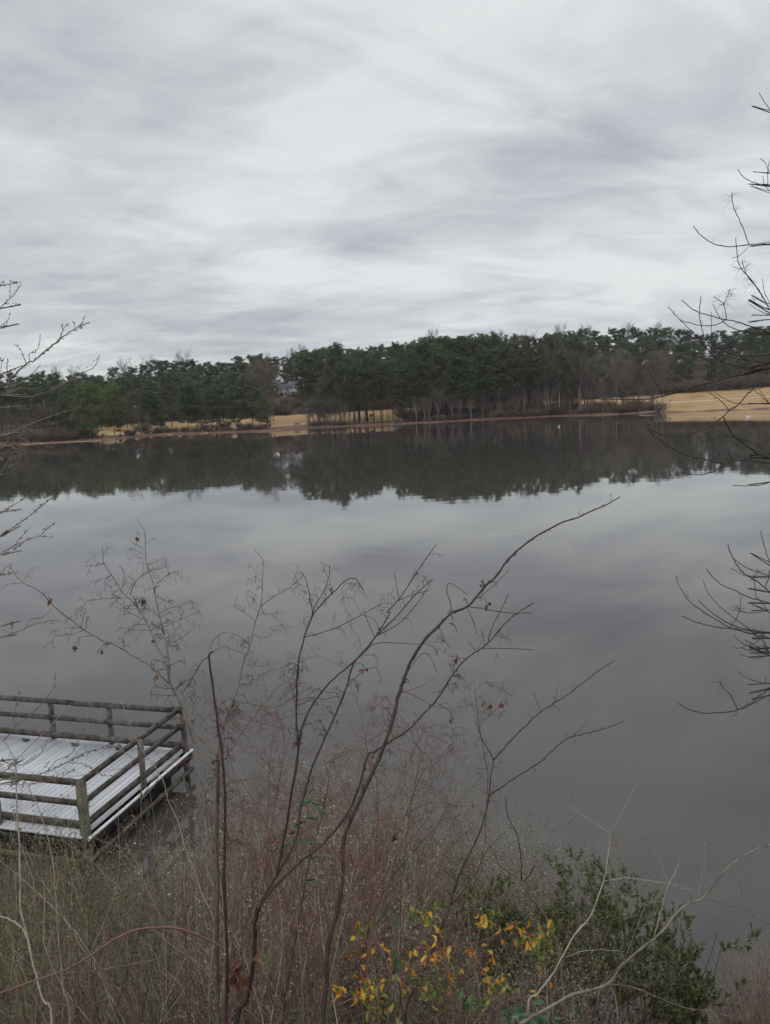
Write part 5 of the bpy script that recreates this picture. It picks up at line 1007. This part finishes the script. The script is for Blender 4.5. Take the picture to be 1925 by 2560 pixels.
# vine with yellow and orange leaves
V0 = Plant('vine', 'trailing vine with yellow, orange and green drooping leaflets at the bottom centre', 'vine', 4.4, M['red_cane'], slope=.0006)
V0.path('y:-120,1000 0,945 200,840 400,750 560,720 750,680 920,660', 4.5, 2.2, 'cane', slope=.0003, base=ground_under(815, 2530, 4.4)); V0.path('y:0,935 200,850 330,770 470,700 640,610 760,540 900,490 1080,460 1200,400 1330,310', 4.5, 2, 'cane', slope=.0004)
V0.path('y:80,510 250,440 400,425 560,430 700,460', 4, 2, 'cane', d0=4.7); V0.path('y:480,800 650,840 780,990 900,1020 1090,1075', 3.5, 1.8, 'cane', d0=4.5); V0.path('y:640,1089 780,990 840,880 930,740 1090,530', 4, 2, 'cane', d0=4.5); V0.path('y:1090,530 1120,575 1000,575', 2.4, 1.4, 'cane')
V0.path('y:1100,1040 1200,960 1340,860 1420,770 1560,640 1663,590', 4, 2, 'cane', d0=4.6); V0.path('y:60,545 200,590 330,700', 3.4, 1.6, 'cane', d0=4.7); V0.path('y:0,760 150,725 400,705', 3.2, 1.6, 'cane', d0=4.8); V0.path('y:1120,760 1060,560 1180,400', 2.4, 1.4, 'cane', d0=4.7)
CL = dict(yellow=[(690, 285, 5), (722, 395, 7), (1090, 320, 7), (1140, 330, 4), (860, 585, 4), (1490, 480, 3), (150, 845, 7), (205, 860, 7), (260, 850, 6), (1160, 510, 2), (690, 600, 3), (560, 560, 3), (1140, 790, 3), (1520, 380, 3), (145, 395, 3), (830, 640, 3), (415, 750, 2), (30, 840, 4), (1230, 770, 3)],
          orange=[(1340, 440, 4), (1285, 395, 3), (1400, 430, 3), (1490, 390, 3), (615, 555, 3), (760, 620, 2), (845, 715, 3), (515, 700, 2), (1150, 690, 2), (780, 810, 3), (1480, 795, 3), (290, 520, 3), (190, 495, 2), (470, 815, 2), (15, 880, 3), (1000, 560, 3), (1110, 580, 2), (680, 585, 2), (190, 780, 3), (340, 980, 3), (1270, 430, 2), (120, 920, 3), (1060, 1015, 1), (100, 620, 2)],
          olive=[(700, 200, 5), (620, 285, 5), (1150, 290, 5), (1400, 490, 5), (1500, 500, 5), (1540, 590, 7), (1560, 400, 4), (190, 385, 7), (655, 770, 3), (700, 850, 6), (1180, 780, 6), (1060, 950, 6), (260, 980, 6), (410, 1000, 5), (730, 850, 5), (1250, 800, 4), (120, 850, 4), (240, 820, 4), (690, 900, 4), (440, 780, 3), (1200, 830, 4)],
          green=[(760, 215, 4), (340, 930, 6), (1140, 280, 3), (1470, 560, 4), (430, 620, 4), (350, 260, 3), (370, 320, 2), (1010, 880, 5), (770, 760, 4), (380, 640, 3)])
for nm_, lst in CL.items():
    mb = MB(); tw = MB()
    for x_, y_, n_ in lst:
        c = atd(*tr('y:%d,%d' % (x_, y_))[0], 4.45 + rng.uniform(-.15, .3)); n_ = int(math.ceil(n_ * (1.0 if nm_ == 'yellow' else 1.5 if nm_ in ('olive', 'green') else 1.15)))
        C = c + rng.normal(size=(n_, 3)) * [.038, .035, .022] + [0, 0, .03]; mb.leaves(C, np.array([0, 0, -1.]) + rng.normal(size=(n_, 3)) * [.55, .5, .35], rng.uniform(.036, .068, n_), rng.uniform(.018, .029, n_), .26)
    V0.add(mb, nm_ + '_leaves', M['leaf_' + nm_])
# broad green leaves bottom right of the vine
HL = thing('leafy_plant', 'low plant with broad bright green leaves at the bottom edge below the thick olive branch', 'plant', tuple(atd(1370, 2570, 4.3) + [0, -.1, -.5])); b0 = np.array(HL.location)
P = np.array([np.linspace(b0 + rng.normal(size=3) * [.1, .1, 0], atd(1340 + rng.uniform(-95, 110), 2515 + rng.uniform(-40, 70), 4.35 + rng.normal() * .15), 6) for _ in range(26)]); Rr = np.tile(np.linspace(.004, .0018, 6), (26, 1))
a = MB(); a.tubes(P - b0, Rr, 4); a.build('stems', M['sap_grey'], HL)
C, T = sample(P, 10, .45, 1.); mb = MB(); mb.leaves(C - b0, nrm(rng.normal(size=C.shape) * [1, 1, .4] + [0, 0, -.1]), rng.uniform(.045, .085, len(C)), rng.uniform(.022, .036, len(C)), .1); mb.build('leaves', M['leaf_green'], HL)
# green hanging leaves on a thin spray beside the forked sapling
GL = Plant('leafy_sprig', 'sprig of long drooping green leaves between the forked sapling and the thickest one', 'sprig', 4.55, M['sap_grey'])
GL.path('f:1210,420 1240,340 1270,260 1280,190 1285,150', 3, 1.6, 'stem', base=None); C = []; D_ = []
for x_, y_, n_ in ((1283, 160, 6), (1300, 195, 5), (1230, 285, 3), (1270, 255, 3), (1260, 325, 3), (1210, 335, 3), (1340, 400, 3), (1330, 490, 3)):
    c = atd(*tr('f:%d,%d' % (x_, y_))[0], 4.55)
    for k in range(n_): C.append(c + rng.normal(size=3) * .012); D_.append([rng.choice([-1, 1]) * rng.uniform(.5, 1), rng.normal() * .5, rng.uniform(-.5, .15)])
mb = MB(); mb.leaves(np.array(C), np.array(D_), rng.uniform(.06, .095, len(C)), .016, .06); GL.add(mb, 'leaves', M['leaf_green'])
# dark dead leaves caught in the stems
DLf = Plant('dead_leaf_spray', 'spray of curled dark red dead leaves low beside the maroon stem', 'dead leaves', 4.3, M['sap_dark'])
DLf.path('f:960,900 980,850 1000,835 1010,860', 2, 1.2, 'stem'); c = atd(*tr('f:990,870')[0], 4.3); mb = MB(); C = c + rng.normal(size=(12, 3)) * [.02, .02, .04]
mb.leaves(C, np.array([0, 0, -1.]) + rng.normal(size=C.shape) * .4, rng.uniform(.05, .09, 12), .03, .15); DLf.add(mb, 'leaves', M['leaf_dead'])

for r_ in PROTO:    # the patterns themselves are not part of the place
    for ch in KIDS[r_.name]: bpy.data.objects.remove(ch)
    bpy.data.objects.remove(r_)
for o in SC.objects:
    if 'label' in o and len(o['label'].split()) > 16: print('LONG', len(o['label'].split()), o['label'])
# thin winter haze over the lake
hzb = MB(); hzb.box((0, 200, 44.6), (3840, 3460, 96.4)); hm_ = bpy.data.materials.new('haze_air'); hm_.use_nodes = True; t = hm_.node_tree; t.nodes.clear()
o_ = N('ShaderNodeOutputMaterial', t); pv = N('ShaderNodeVolumePrincipled', t); pv.inputs['Color'].default_value = (.86, .89, .93, 1); pv.inputs['Density'].default_value = .00008
t.links.new(pv.outputs[0], o_.inputs['Volume']); tag(hzb.build('haze', hm_), kind='stuff')
SC.cycles.use_denoising = True
SC.cycles.max_bounces = 6; SC.cycles.diffuse_bounces = 2; SC.cycles.glossy_bounces = 3; SC.cycles.transmission_bounces = 2
print('objects', len(SC.objects))
